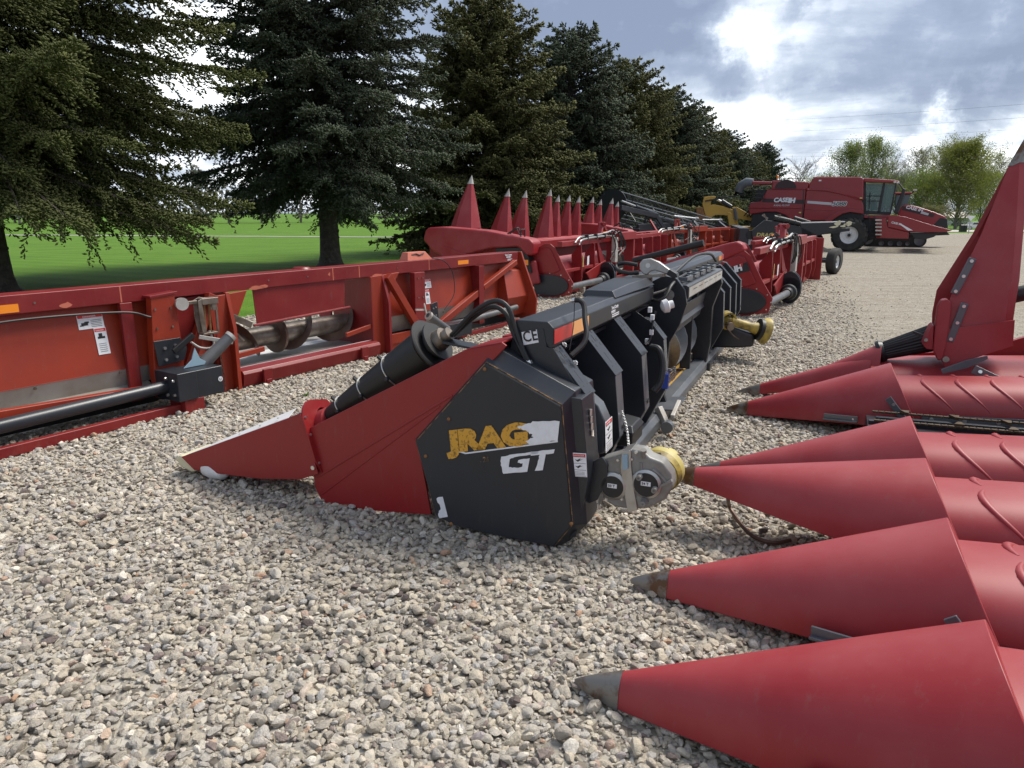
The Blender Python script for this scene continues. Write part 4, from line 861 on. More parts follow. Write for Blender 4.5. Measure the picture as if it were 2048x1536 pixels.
    for i, (p, q_) in enumerate(zip(P[:-1], P[1:])):
        d = (q_ - p).normalized(); s_ = d.orthogonal().normalized() if i % 2 else d.cross(d.orthogonal()).normalized(); c = (p + q_) / 2; h_ = (q_ - p).length * .68
        ch.tube([c + d * h_ * math.cos(t) + s_ * .007 * math.sin(t) for t in [6.28 * k / 8 for k in range(9)]], .0024, 4)
    ch.build('safety_chain', 'zinc', R)
    # row unit gearbox and yellow drive guard
    gx = .16
    g = lambda u, v, a=gx: V3((a, *F.a(u, v, a)[1:]))
    prof = [g(*q) for q in [(1200, 920), (1250, 905), (1262, 898), (1285, 902), (1300, 915), (1325, 925), (1343, 950), (1346, 975), (1330, 1000), (1300, 1016), (1262, 1020), (1230, 1015), (1205, 1000)]]
    GB = MB().prism(prof, (.10, 0, 0)).build('gearbox', 'cast_grey', R, .014)
    c1 = g(1293, 968, gx - .004); c2 = g(1226, 972, gx - .004)
    MB().lathe([(0, .072), (.012, .074), (.02, .06)], c1 + V3((.008, 0, 0)), (-1, 0, 0), 28).lathe([(0, .070), (.012, .072), (.02, .06)], c2 + V3((.008, 0, 0)), (-1, 0, 0), 28).build('gearbox_rim', 'steel', GB)
    MB().cyl(c1 + V3((-.005, 0, 0)), c1 + V3((-.016, 0, 0)), .060, 28).cyl(c2 + V3((-.005, 0, 0)), c2 + V3((-.016, 0, 0)), .056, 28).build('gearbox_cap', 'black_plastic', GB)
    for c_, s_ in ((c1, '54 T'), (c2, '50 T')):
        MB().box((c_.x - .0185, c_.y - .024, c_.z - .004), (c_.x - .0175, c_.y + .024, c_.z + .018)).build('gear_tag', 'white_decal', GB); text(GB, s_, (c_.x - .0185, c_.y + .020, c_.z + .001), (0, -1, 0), (0, 0, 1), .018, 'ink', 'gear_lettering', 0, .0003, .001)
    bs = MB()
    for u, v in ((1282, 950), (1312, 975), (1290, 1001)): bs.lathe([(0, .018), (.05, .013), (.05, .006), (.045, .005)], g(u, v), (-1, 0, 0), 12)
    bs.lathe([(0, .01), (.03, .01), (.03, .016), (.045, .016)], g(1287, 915) + V3((0, 0, 0)), (-.3, 0, 1), 8); bs.build('gearbox_bosses', 'cast_grey', GB)
    rb = MB(); rb.tube([g(1282, 925, gx), g(1284, 945, gx)], .008, 8); rb.tube(bez([g(1305, 938), g(1320, 950), g(1335, 968)], 5), .009, 8); rb.beam(g(1318, 972), g(1344, 960), .03, .012); rb.build('gearbox_rib', 'cast_grey', GB)
    fr_ = [g(*q, gx - .012) for q in [(1243, 905), (1262, 900), (1262, 930), (1268, 980), (1275, 1020), (1255, 1026), (1248, 985), (1240, 935)]]
    MB().prism([p + V3((.0, 0, 0)) for p in fr_], (.13, 0, 0)).build('joint_flange', 'steel', GB, .003)
    sp_ = MB()
    for dx in (-.022, .012): sp_.prism([p + V3((dx - .002, 0, 0)) for p in [g(1247, 909), g(1257, 907), g(1258, 935), g(1248, 937)]], (.014, 0, 0))
    sp_.build('blue_tape', 'blue_strap', GB)
    bt = MB()
    for u, v in ((1236, 920), (1264, 918), (1240, 950), (1266, 953), (1244, 998), (1270, 995), (1272, 905), (1215, 965), (1213, 998)): bt.lathe([(0, .011), (.010, .010), (.010, .006), (.018, .006)], g(u, v) + V3((.01, 0, 0)), (-1, 0, 0), 6)
    bt.build('gearbox_bolts', 'zinc', GB)
    gy = g(1322, 925, .40)
    MB().lathe([(-.10, .080), (-.08, .094), (-.02, .104), (.045, .112), (.06, .108), (.06, .09), (.02, .08)], g(1320, 942, .33), (1, -.25, .25), 32).build('drive_guard', 'guard_yellow', R, .003)
    MB().lathe([(0, .03), (.045, .026), (.045, .01)], g(1338, 916, .38), (.1, -.5, 1), 12).build('guard_neck', 'guard_yellow', R)
    MB().lathe([(-.02, .1085), (-.02, .1095), (.018, .1125), (.018, .1115)], g(1320, 942, .33), (1, -.25, .25), 40, False).build('guard_band', 'guard_dirty', R)
    so_ = MB(); so_.tube([g(1292, 914, .27), g(1306, 908, .28), g(1322, 909, .29)], .009, 6); so_.build('guard_slot', 'ink', R)
    MB().prism([g(1168, 930, .14), g(1205, 915, .14), g(1215, 930, .14), g(1214, 960, .14), g(1195, 1000, .14), g(1172, 1010, .14)], (.02, 0, 0)).build('gearbox_mount', 'black_paint', R, .003)
    # stowed drive shaft at the far end
    p1 = V3((5.1, *F.a(1452, 640, 5.1)[1:])); p2 = V3((5.25, *F.a(1512, 657, 5.25)[1:])); d = (p2 - p1).normalized()
    PT = MB().tube([p1 + d * .05, p1 + d * .12, p2 - d * .08, p2 + d * .02], [.075, .05, .05, .075], 16).build('drive_shaft', 'guard_dirty', R)
    MB().lathe([(-.02, .075), (-.02, .105), (.06, .10), (.06, .08)], p1, V3((-.75, -.6, -.1)), 24, False).lathe([(-.03, .02), (-.03, .055), (.0, .06), (.04, .04)], p1 + V3((-.02, -.03, -.01)), V3((-.75, -.6, -.1)), 12).build('shaft_guard', 'guard_dirty', PT)
    MB().cyl(p1 + V3((-.09, -.07, -.06)), p1 + V3((-.02, -.02, -.05)), .045, 14).build('yoke', 'worn_steel', PT)
    MB().lathe([(0, .06), (.02, .12), (.06, .125), (.06, .10)], p2, d, 24).build('end_guard', 'rubber', PT); MB().lathe([(.05, .12), (.10, .15), (.13, .15), (.13, .13), (.06, .10)], p2, d, 24).build('end_bell', 'guard_dirty', PT)
    bx = MB(); bx.loft([[(5.2, .1, .14), (5.2, .1, .42), (5.5, .1, .42), (5.5, .1, .14)], [(5.15, -.20, .16), (5.15, -.20, .40), (5.5, -.20, .40), (5.5, -.20, .16)], [(5.2, -.42, .18), (5.2, -.42, .32), (5.4, -.42, .32), (5.4, -.42, .18)]]); bx.build('shaft_gearbox', 'black_paint', R, .03)
    MB().tube(catenary(p1 + V3((0, 0, -.05)), p2 + V3((0, 0, -.05)), .12, 16), .008, 5).build('shaft_chain', 'worn_steel', PT)
    # stand
    MB().beam((2.2, -.10, .02), (2.25, -.0, .18), .05, .05).beam((2.1, -.14, .16), (2.35, -.14, .22), .03, .03).build('stand', 'galv', R, .004)
    MB().cyl((2.0, -.12, .10), (2.06, -.12, .10), .045, 16).build('stand_pivot', 'hull_grey', R)
    MB().box((4.5, -.06, 0), (4.65, .1, .1)).box((2.1, .0, 0), (2.25, .12, .06)).box((.5, .05, 0), (.7, .2, .05)).build('foot', 'black_paint', R, .004)
    MB().xy(.135, .15, [(2.35, -.12), (2.8, -.12), (2.7, .1), (2.3, .1)]).build('step_plate', 'hull_grey', R, .003)
    # inner row dividers with white wear strips
    for k in range(1, 9):
        a = .78 * k; sn = MB().yz(a - .13, a - .125, [(2.47, .06), (1.5, .44), (.6, .60), (.5, .2), (1.5, .12), (2.3, .03)]).yz(a + .13, a + .135, [(2.47, .06), (1.5, .44), (.6, .60), (.5, .2), (1.5, .12), (2.3, .03)])
        sn.prism([(a - .13, 1.5, .43), (a + .13, 1.5, .43), (a + .13, .6, .59), (a - .13, .6, .59)], (0, 0, -.01)).prism([(a - .05, 2.47, .05), (a + .05, 2.47, .05), (a + .13, 1.5, .42), (a - .13, 1.5, .42)], (0, 0, -.01))
        S2 = sn.build('row_divider', 'red_paint', R, .003)
        MB().prism([(a - .06, 2.40, .085), (a + .0, 2.40, .085), (a - .0, 1.5, .446), (a - .13, 1.5, .446)], (0, 0, -.003)).prism([(a - .13, 1.48, .446), (a - .06, 1.48, .446), (a - .06, .62, .602), (a - .13, .62, .602)], (0, 0, -.003)).build('wear_strip', 'white_trim', S2)
        MB().tube([(a, 2.58, .03), (a, 2.5, .05), (a, 2.42, .06)], [.02, .05, .05], 8).build('tip_cap', 'cream', S2)
    MB().yz(.42, 6.9, [(.5, .15), (.5, .40), (.62, .40), (1.2, .12), (1.2, .08)]).build('row_unit_deck', 'black_paint', R)
    MB().box((6.95, .1, .03), (7.03, .9, .95)).build('far_end_plate', 'black_paint', R, .02)
black_head()

# ================================================================ foreground red corn head
def snout_rings(y0, y1, w0, w1, zb0, zb1, zt0, zt1, a, n=7, m=18, pw=.9, q=1.0, tilt=0):
    R = []
    for i in range(n):
        s = i / (n - 1); y = y0 + (y1 - y0) * s; w = w0 + (w1 - w0) * s ** q; zb = zb0 + (zb1 - zb0) * s; zt = zt0 + (zt1 - zt0) * s ** q
        ring = []
        for k in range(m + 1):
            t = math.pi * k / m; c, sn = math.cos(t), math.sin(t); zz = zb + (zt - zb) * abs(sn) ** pw; ring.append((a + w * math.copysign(abs(c) ** .92, c) * (1 + tilt * .12 * s * (1 - abs(sn))), y - tilt * s * s * (zt - zz), zz))
        R.append(ring)
    return R
def red_corn_head():
    F = Frame(.25, 2.18, 66.1)
    R = F.root('corn_head', 'red corn head filling the right foreground, long pointed snouts lying on the gravel', 'corn head')
    rows = [(0, 0, .0), (.775, 0, .0), (1.52, .03, .25), (2.31, 0, .0), (3.92, 0, .0)]
    for i, (a, dy, lift) in enumerate(rows):
        zt = .02 + lift
        S = MB().loft(snout_rings(-.13 + dy, -1.15, .052, .355, zt - .005, .13, .12 + lift * .9, .53, a, 9, tilt=.5)).build('snout', 'red_plastic', R, .004, 50)
        cp = snout_rings(.03 + dy, -.14 + dy, .006, .058, zt + .01, zt - .008, zt + .03, .127 + lift * .9, a, 6, 16, .9, .86)
        MB().loft(cp).build('snout_cap', 'cap_steel', S, 0, 50)
        for x0, y0 in ((-1, -.70),):
            MB().beam((a - .262, -.72, .130), (a - .335, -.95, .150), .012, .05, (0, 0, 1)).beam((a - .262, -.72, .115), (a - .335, -.95, .135), .05, .012, (0, 0, 1)).build('hinge_strip', 'hull_grey', S, .003)
            b = MB(); b.bolt((a - .27, -.76, .137), (-1, 0, .2), .009); b.bolt((a - .325, -.92, .15), (-1, 0, .2), .009); b.build('strip_bolts', 'zinc', S)
        # rear link plate between snout and hood
        MB().beam((a - .345, -1.13, .34), (a - .40, -1.33, .10), .012, .045, (0, 0, 1)).build('link_plate', 'hull_grey', S, .003)
        b = MB(); b.bolt((a - .355, -1.17, .30), (-1, 0, 0), .012, .014); b.bolt((a - .385, -1.27, .18), (-1, 0, 0), .012, .014); b.build('link_bolts', 'zinc', S)
    def hood(a, w, z0, z1, ys=-1.10, ye=-2.9, nm='hood', ribs=True):
        def pt(t, s): # t angle 0..pi , s 0..1
            ww = w * (.93 + .12 * s); c, sn = math.cos(t), math.sin(t); zb = .14 + .1 * s; zt = z0 + (z1 - z0) * s
            return V3((a + ww * math.copysign(abs(c) ** .8, c), ys + (ye - ys) * s, zb + (zt - zb) * abs(sn) ** .62))
        rg = [[pt(math.pi * k / 22, s / 8) for k in range(23)] for s in range(9)]
        H = MB().loft(rg).build(nm, 'red_plastic', R, .004, 50)
        if ribs:
            for k in range(7):
                s0 = .12 + k * .12; m = MB()
                for sd in (0, 1):
                    def q(t, s):
                        p = pt(math.pi - t if sd == 0 else t, min(1, s)); return p + V3((0, 0, -.008))
                    P = [q(1.52 - 1.28 * (j / 14), s0 + .135 * (j / 14) ** 1.4 + .035 * (1 - j / 14) ** 5) for j in range(15)]
                    m.tube(P, [.004 + .016 * math.sin(math.pi * min(1, (j + 1) / 9)) if j < 5 else .019 * (1 - (j - 4) / 12) for j in range(15)], 10)
                m.build('hood_rib', 'red_plastic', H, 0, 70)
        return H
    for a, w in ((0, .33), (.775, .33), (1.52, .33), (2.31, .33), (3.92, .34)):
        H = hood(a, w, .42, .56)
        MB().beam((a - w * 1.0, -1.36, .205), (a - w * 1.04, -2.1, .255), .012, .07, (0, 0, 1)).build('edge_strip', 'hull_grey', H, .006)
        b = MB()
        for k in range(4): y = -1.42 - k * .2; b.cyl((a - w - .005, y, .212 + k * .0135), (a - w - .024, y, .212 + k * .0135), .014, 12)
        b.build('strip_bolts', 'zinc', H)
    # row unit decks and gathering chains between the hoods
    for a in (-.39, .388, 1.15, 1.92, 2.72, 3.3, 4.35):
        wd = .10 if a not in (2.72, 3.3) else .27
        U = MB().box((a - wd, -2.9, .14), (a + wd, -1.0, .20)).beam((a - .05, -1.0, .235), (a - .05, -2.8, .275), .05, .03).beam((a + .06, -1.05, .235), (a + .06, -2.8, .275), .04, .03).build('row_unit', 'black_paint', R, .004)
        c = MB()
        for sd in (-.12, .12):
            for k in range(44):
                y = -1.03 - k * .04; c.box((a + sd - .012, y - .026, .262 + k * .0009), (a + sd + .012, y, .274 + k * .0009)); c.cyl((a + sd - .02, y - .03, .268 + k * .0009), (a + sd + .02, y - .03, .268 + k * .0009), .008, 6)
            for k in range(6): y = -1.2 - k * .3; c.prism([(a + sd, y, .28), (a + sd - sd * .55, y - .03, .28), (a + sd - sd * .55, y - .05, .28), (a + sd, y - .06, .28)], (0, 0, .02))
        c.build('gathering_chain', 'chain', U)
    # far end: low divider point, ribbed roller, wide end hood
    a = 4.66
    S = MB().loft(snout_rings(-.16, -1.05, .05, .15, .02, .22, .11, .47, a, 6)).loft(snout_rings(-.66, -1.12, .06, .155, .22, .24, .30, .56, a + .02, 4)).build('end_snout', 'red_plastic', R, .004, 50)
    MB().loft(snout_rings(0.02, -.17, .006, .055, .02, .012, .03, .118, a, 5, 14, .9, .88)).build('snout_cap', 'cap_steel', S, 0, 50)
    r0 = V3((a + .04, *F.a(1762, 703, a + .04)[1:])); r1 = V3((a + .04, *F.a(1880, 672, a + .04)[1:])); ax = (r1 - r0).normalized(); Ln = (r1 - r0).length
    rr = MB(); rg = []
    for s in range(8):
        q = s / 7; rad = .075 + .045 * q; c = r0 + ax * Ln * q; e = ax.orthogonal().normalized(); g = ax.cross(e)
        rg.append([c + (e * math.cos(t) + g * math.sin(t)) * rad * (1.0 if k % 2 else .93) for k, t in enumerate([2 * math.pi * j / 48 for j in range(48)])])
    rr.loft(rg).build('ribbed_roller', 'rubber', R, 0, 10); MB().lathe([(-.03, .09), (.0, .10), (.03, .085)], r0, ax, 24).build('roller_collar', 'black_plastic', R)
    H = hood(4.78, .50, .40, .55, -1.05, -2.9, 'end_hood', False)
    # raised end divider
    pl = lambda u, v, aa: V3((aa, *F.a(u, v, aa)[1:]))
    n0, n1 = 4.44, 4.95
    lev = []
    for (l, r_, fl, f) in (((1884, 712), (2022, 694), None, 0), ((1884, 640), (2034, 610), None, .14), ((1903, 590), (2042, 560), (1874, 578), .28), ((1962, 470), (2052, 440), (1945, 470), .6), ((2018, 332), (2058, 325), (2017, 334), .97)):
        aN = n0 + .17 * f; aF = n1 - .25 * f; L_ = F.a(*l, aN); R_ = F.a(*r_, aN); Q_ = F.a(*fl, aF) if fl else (0, L_[1] + .02, L_[2])
        lev.append([V3((aF, Q_[1], L_[2])), V3((aF - .01, Q_[1] - .03, L_[2])), V3((aF, R_[1] + .06, R_[2])), V3((aF - .05, R_[1], R_[2])), V3((aN + .05, R_[1], R_[2])), V3((aN, R_[1] + .06, R_[2])), V3((aN, L_[1] - .02, L_[2])), V3((aN + .005, L_[1], L_[2]))])
    U = MB().loft(lev[0:], cap=False, closed=False).build('raised_divider', 'red_plastic', R, .004, 40, solid=.008)
    # lower apron of the raised divider and its hinge ears
    ap = [pl(*q, n0 - .006) for q in [(1880, 660), (1878, 712), (1890, 735), (1908, 738), (1926, 724), (2026, 692), (2030, 640)]]
    MB().prism(ap, (.012, 0, 0)).build('divider_apron', 'red_plastic', U, .003)
    tipz = lev[-1]; c = sum(tipz, Vector()) / len(tipz); apex = c + V3((0, -.03, .20))
    MB().loft([[c + (p - c) * 1.12 for p in tipz], [c + (p - c) * .5 + (apex - c) * .62 for p in tipz], [apex + (p - c) * .06 for p in tipz]]).build('divider_cap', 'cap_steel', U, 0, 50)
    st = MB(); bo = MB()
    for (p, q) in (((1946, 516), (1908, 588)), ((1930, 606), (1899, 684))):
        aN = n0 - .004; A_, B_ = pl(*p, aN), pl(*q, aN); st.beam(A_, B_, .012, .055, (0, 1, .5))
        for s in (.08, .5, .92): c = A_.lerp(B_, s); bo.cyl(c + V3((-.004, 0, 0)), c + V3((-.016, 0, 0)), .013, 12)
    st.build('mounting_strip', 'hull_grey', U, .006); bo.build('strip_bolts', 'zinc', U)
    hm = [pl(*q, n0 - .03) for q in [(1866, 700), (1872, 640), (1876, 612), (1884, 600), (1896, 598), (1903, 606), (1902, 628), (1893, 690), (1886, 718), (1876, 722)]]
    MB().prism(hm, (.10, 0, 0)).build('hinge_cover', 'red_plastic', R, .012)
    e2 = [pl(*q, n0 - .01) for q in [(1846, 690), (1862, 655), (1868, 650), (1866, 700), (1852, 698)]]; MB().prism(e2, (.20, 0, 0)).build('hinge_ear', 'red_plastic', R, .006)
    b = MB(); b.cyl(pl(1892, 719, n0 - .01), pl(1892, 719, n0 - .03), .024, 14); b.cyl(pl(1852, 680, n0 - .01), pl(1852, 680, n0 - .03), .014, 12); b.build('hinge_bolt', 'worn_steel', R)
    MB().beam(pl(1826, 664, n0), pl(1846, 672, n0), .02, .02).build('latch_tab', 'black_plastic', R)
    MB().prism([pl(1882, 740, n0 - .15), pl(1932, 722, n0 - .1), pl(1975, 713, n0 - .05), pl(1976, 718, n0 - .05), pl(1935, 736, n0 - .1), pl(1886, 747, n0 - .15)], (.01, 0, .006)).build('rubber_flap', 'hull_grey', R)
    A_, B_ = pl(1946, 738, 4.2), pl(2060, 792, 4.2); MB().beam(A_, B_, .012, .07, (0, .3, 1)).build('edge_strip', 'hull_grey', R, .006)
    b = MB()
    for s in (.12, .5, .88): c = A_.lerp(B_, s); b.cyl(c + V3((-.006, 0, .0)), c + V3((-.02, 0, .008)), .014, 12)
    b.build('strip_bolts', 'zinc', R)
    # auger trough, rear sheet and frame, mostly beyond the picture edge
    auger(R, -.4, 5.1, -3.05, .48, .09, .24, .6, 'shaft_grey', 'auger_brown')
    MB().yz(-.45, 5.25, [(-2.85, .12), (-3.45, .12), (-3.45, 1.05), (-3.40, 1.05), (-3.38, .2), (-2.85, .16)]).build('rear_sheet', 'red_paint', R)
    MB().yz(-.5, 5.3, [(-3.38, 1.0), (-3.38, 1.18), (-3.56, 1.18), (-3.56, 1.0)]).build('rear_beam', 'red_paint', R, .01)
    MB().yz(5.2, 5.26, [(-1.0, .12), (-1.0, .32), (-2.0, .5), (-2.9, .9), (-3.4, 1.05), (-3.4, .1)]).yz(-.5, -.45, [(-1.0, .12), (-1.0, .25), (-2.4, .4), (-2.9, .8), (-3.4, 1.05), (-3.4, .1)]).build('end_sheet', 'red_paint', R)
    tp = V3((4.9, *F.a(2030, 590, 4.9)[1:])); MB().tube([tp + V3((0, .12, -.06)), tp, tp + V3((0, -.6, .18))], [.06, .065, .065], 16).build('hose_roll', 'rubber', R)
    # strap hanging under the raised snout
    z = lambda u, v, h: V3(F.z(u, v, h))
    MB().tube(bez([z(1455, 992, .16), z(1462, 1020, .05), z(1500, 1068, .035), z(1545, 1085, .035), z(1580, 1080, .03)], 6), .011, 6).build('hanging_strap', 'auger_brown', R)
red_corn_head()

# ================================================================ orange red header on the left
def left_header():
    F = Frame(-3.74, 4.93, 57.6)
    R = F.root('grain_header', 'old orange red header seen from behind, its long dark rail crossing the left', 'header')
    xz = lambda pts, y0, y1, m, nm, bev=.003, par=None: MB().xz(y0, y1, pts).build(nm, m, par or R, bev)
    MB().yz(-2.2, 7.15, [(-.0, .93), (-.0, 1.07), (.14, 1.075), (.14, .93)]).build('top_rail', 'rail_red', R, .006)
    MB().yz(-2.2, 7.0, [(.141, 1.06), (.20, 1.072), (.20, 1.05), (.141, 1.04)]).build('rail_lip', 'rail_red', R)
    for a_ in (1.02, 3.35, 3.75, 5.0): MB().box((a_, -.0012, .935), (a_ + .012, -.0002, 1.065)).build('weld_line', 'salmon', R)
    # back sheets
    MB().prism([(-2.2, .10, .93), (1.9, .10, .93), (1.9, .02, .38), (-2.2, .02, .38)], (0, .01, 0)).build('back_sheet', 'orange_red', R)
    MB().prism([(4.1, .10, .93), (7.1, .10, .93), (7.1, .02, .42), (4.1, .02, .42)], (0, .01, 0)).build('back_sheet', 'orange_red', R)
    MB().prism([(-2.2, .02, .385), (1.9, .02, .385), (1.9, .06, .24), (-2.2, .06, .24)], (0, .01, 0)).prism([(4.1, .02, .425), (6.9, .02, .425), (6.9, .07, .22), (4.1, .07, .22)], (0, .01, 0)).prism([(-2.2, .06, .24), (1.2, .06, .24), (1.2, -.10, .17), (-2.2, -.10, .17)], (0, .01, 0)).build('skid_sheet', 'sheet_grey', R)
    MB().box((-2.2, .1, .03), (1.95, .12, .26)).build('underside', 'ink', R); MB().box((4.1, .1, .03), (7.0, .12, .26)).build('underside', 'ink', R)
    # posts
    xz([(1.20, .10), (1.17, .30), (1.22, .97), (1.43, .985), (1.46, .40), (1.40, .10)], -.10, -.02, 'orange_red', 'upright_post', .006)
    xz([(1.205, .955), (1.455, .975), (1.455, .995), (1.205, .975)], -.11, .0, 'rail_red', 'post_cap', .002)
    MB().box((1.0, -.02, .1), (1.10, .02, .93)).build('upright_post', 'rail_red', R, .004)
    xz([(1.46, .9), (1.85, .93), (1.52, .35), (1.46, .35)], .03, .05, 'rail_red', 'gusset_sheet')
    MB().beam((1.83, -.04, .93), (1.50, -.04, .28), .09, .07, (0, 1, 0)).build('diagonal_brace', 'orange_red', R, .006)
    xz([(1.85, .02), (1.80, .90), (2.22, .93), (2.02, .55), (1.99, .0)], -.03, .01, 'orange_red', 'opening_frame', .004)
    MB().yz(1.98, 2.02, [(-.10, .0), (-.10, .60), (-.03, .93), (.5, .93), (.5, .1), (.1, .0)]).build('opening_frame', 'orange_red', R, .004)
    MB().yz(1.84, 1.86, [(-.08, .02), (-.06, .3), (.0, .9), (.3, .9), (.3, .02)]).build('opening_web', 'rail_red', R, .003)
    xz([(1.38, .10), (2.0, .02), (2.0, .22), (1.38, .28)], -.02, .0, 'orange_red', 'lower_web', .003)
    # opening: hanging cover sheet, auger, pan
    xz([(2.32, .93), (3.55, .94), (3.52, .62), (2.34, .58)], .02, .03, 'rail_red', 'hanging_cover', .003)
    MB().cyl((2.3, .02, .575), (3.6, .02, .615), .014, 8).build('cover_rod', 'rail_red', R)
    auger(R, 1.5, 2.85, .40, .38, .105, .20, .62, 'worn_steel', 'auger_brown'); auger(R, 2.85, 4.2, .40, .38, .105, .20, .62, 'worn_steel', 'auger_brown', -1)
    MB().lathe([(-.015, .10), (-.015, .20), (.015, .20), (.015, .10)], (2.85, .40, .38), (1, 0, 0), 32).build('auger_disc', 'auger_brown', R)
    MB().lathe([(-.015, .12), (-.015, .30), (.015, .30), (.015, .12)], (3.95, .55, .45), (1, .15, 0), 32, False).build('auger_ring', 'red_plastic', R)
    MB().loft([[(x, y, z) for y, z in [(.0, .20), (.15, .13), (.42, .10), (.70, .16), (.70, .14), (.42, .08), (.0, .17)]] for x in (2.0, 4.05)]).build('trough_pan', 'white_trim', R)
    MB().yz(2.05, 3.95, [(-.08, .02), (-.10, .14), (-.08, .17), (.02, .20), (.02, .04)]).build('front_sill', 'rail_red', R, .005)
    fl = MB()
    for a_ in (2.25, 3.6): fl.box((a_, -.14, .03), (a_ + .10, -.11, .16)); fl.box((a_ + .02, -.15, .0), (a_ + .08, -.12, .06))
    fl.build('sill_lug', 'rail_red', R, .003)
    MB().beam((2.02, .0, .31), (2.38, .0, .335), .03, .05).beam((3.5, .0, .31), (3.9, .0, .36), .03, .05).build('stripper_bar', 'orange_red', R, .004)
    # right of the opening
    xz([(3.92, .02), (3.90, .93), (4.40, .95), (4.12, .60), (4.10, .0)], -.03, .01, 'orange_red', 'opening_frame', .004)
    MB().yz(4.09, 4.13, [(-.12, .0), (-.12, .62), (-.03, .93), (.2, .93), (.2, .0)]).yz(3.90, 3.92, [(-.03, .02), (.6, .1), (.6, .93), (-.03, .93)]).build('opening_side', 'rail_red', R, .004)
    MB().beam((4.16, -.05, .93), (4.78, -.05, .12), .09, .08, (0, 1, 0)).build('diagonal_brace', 'orange_red', R, .006)
    MB().box((4.62, -.08, .18), (4.82, -.0, .93)).build('upright_post', 'rail_red', R, .006)
    MB().box((4.10, -.05, .10), (4.8, -.01, .22)).xz(-.04, -.02, [(4.1, .0), (4.9, .02), (5.05, .14), (4.1, .18)]).build('lower_web', 'orange_red', R, .003)
    MB().beam((4.85, -.05, .12), (6.05, -.05, .58), .09, .07, (0, 1, 0)).beam((6.12, -.05, .62), (7.0, -.05, .93), .07, .07, (0, 1, 0)).build('diagonal_brace', 'orange_red', R, .006)
    MB().yz(6.02, 6.06, [(-.09, .12), (-.09, .93), (.1, .93), (.1, .12)]).xz(-.095, -.085, [(5.98, .12), (6.10, .12), (6.10, .93), (5.98, .93)]).build('upright_post', 'rail_red', R, .004)
    # end housing and end sheet
    hz = MB().loft([[(6.72, -.02, .80), (7.18, -.02, .80), (7.18, .1, .84), (6.72, .1, .84)], [(6.62, -.16, .42), (7.42, -.16, .42), (7.42, .1, .42), (6.62, .1, .42)], [(6.70, -.06, .13), (7.38, -.06, .13), (7.38, .1, .13), (6.70, .1, .13)]]).build('end_housing', 'orange_red', R, .008)
    MB().yz(7.20, 7.24, [(.16, 1.07), (-.02, 1.07), (-.10, .85), (-.30, .36), (-.28, .10), (-.20, .05), (.6, .05), (1.2, .15), (1.2, .6), (.5, 1.0)]).build('end_sheet', 'orange_red', R, .008)
    MB().xz(-.19, -.18, [(6.98, .70), (7.01, .74), (7.03, .70), (7.0, .66), (6.99, .60), (7.0, .60), (7.02, .66), (7.04, .72), (7.01, .76), (6.97, .70)]).v
    MB().xz(-.172, -.170, [(7.22, .46), (7.36, .46), (7.34, .53), (7.2, .53)]).build('paper_label', 'cream', R)
    # drive tube and brackets
    MB().cyl((-2.2, -.30, .165), (1.25, -.26, .235), .052, 18).build('drive_tube', 'black_paint', R)
    MB().cyl((5.15, -.2, .22), (6.85, -.16, .27), .04, 16).build('drive_tube', 'shaft_grey', R)
    MB().beam((-2.2, -.14, .34), (1.24, -.14, .20), .07, .075, (0, 0, 1)).build('stay_bar', 'orange_red', R, .006)
    MB().beam((-2.2, -.40, .045), (1.30, -.33, .045), .06, .075, (0, 0, 1)).box((1.22, -.42, -.0), (1.40, -.2, .12)).build('bottom_rail', 'rail_red', R, .006)
    MB().beam((5.3, -.18, .04), (7.0, -.12, .05), .05, .06).build('bottom_rail', 'rail_red', R, .006)
    G = MB().box((1.16, -.44, .12), (1.34, -.12, .36)).box((1.345, -.42, .115), (1.60, -.14, .355)).build('gearbox_cover', 'black_paint', R, .008)
    MB().cyl((1.57, -.421, .24), (1.57, -.4235, .24), .022, 20).build('round_sticker', 'white_decal', G); text(G, 'U', (1.558, -.4235, .228), (1, 0, 0), (0, 0, 1), .032, 'ink', 'sticker_mark', 0, 0, .001)
    bt = MB()
    for p in ((1.155, -.40, .30), (1.155, -.30, .31), (1.155, -.40, .18), (1.155, -.30, .17)): bt.lathe([(0, .014), (-.02, .012)], p, (1, 0, 0), 6)
    bt.build('cover_bolts', 'steel', G)
    MB().prism([(1.33, -.28, .36), (1.58, -.28, .36), (1.49, -.28, .42), (1.45, -.28, .52), (1.41, -.28, .42)], (0, .01, 0)).build('shaft_shield_tab', 'blue_strap', G, .002)
    MB().xz(-.13, -.12, [(1.20, .38), (1.18, .60), (1.42, .60), (1.48, .50), (1.44, .40)]).build('bolt_plate', 'black_paint', R, .003)
    b = MB()
    for x, z in ((1.27, .53), (1.37, .54), (1.27, .43), (1.37, .44)): b.bolt((x, -.13, z), (0, -1, 0), .014, .012)
    b.build('plate_bolts', 'zinc', R)
    MB().beam((1.30, -.2, .50), (1.50, -.2, .62), .03, .05).build('shaft_cradle', 'black_plastic', R, .008)
    P0, P1 = V3((1.52, -.22, .33)), V3((1.80, -.28, .56)); MB().tube([P0, P0.lerp(P1, .4), P1], [.060, .056, .048], 16).build('drive_shaft_stub', 'shaft_grey', R)
    MB().lathe([(0, .052), (.03, .052), (.03, .03)], P1, P1 - P0, 16).build('stub_collar', 'galv', R)
    c = MB(); Pc = [V3((1.70, -.27, .42)).lerp(V3((1.72, -.27, .10)), i / 9) for i in range(10)]
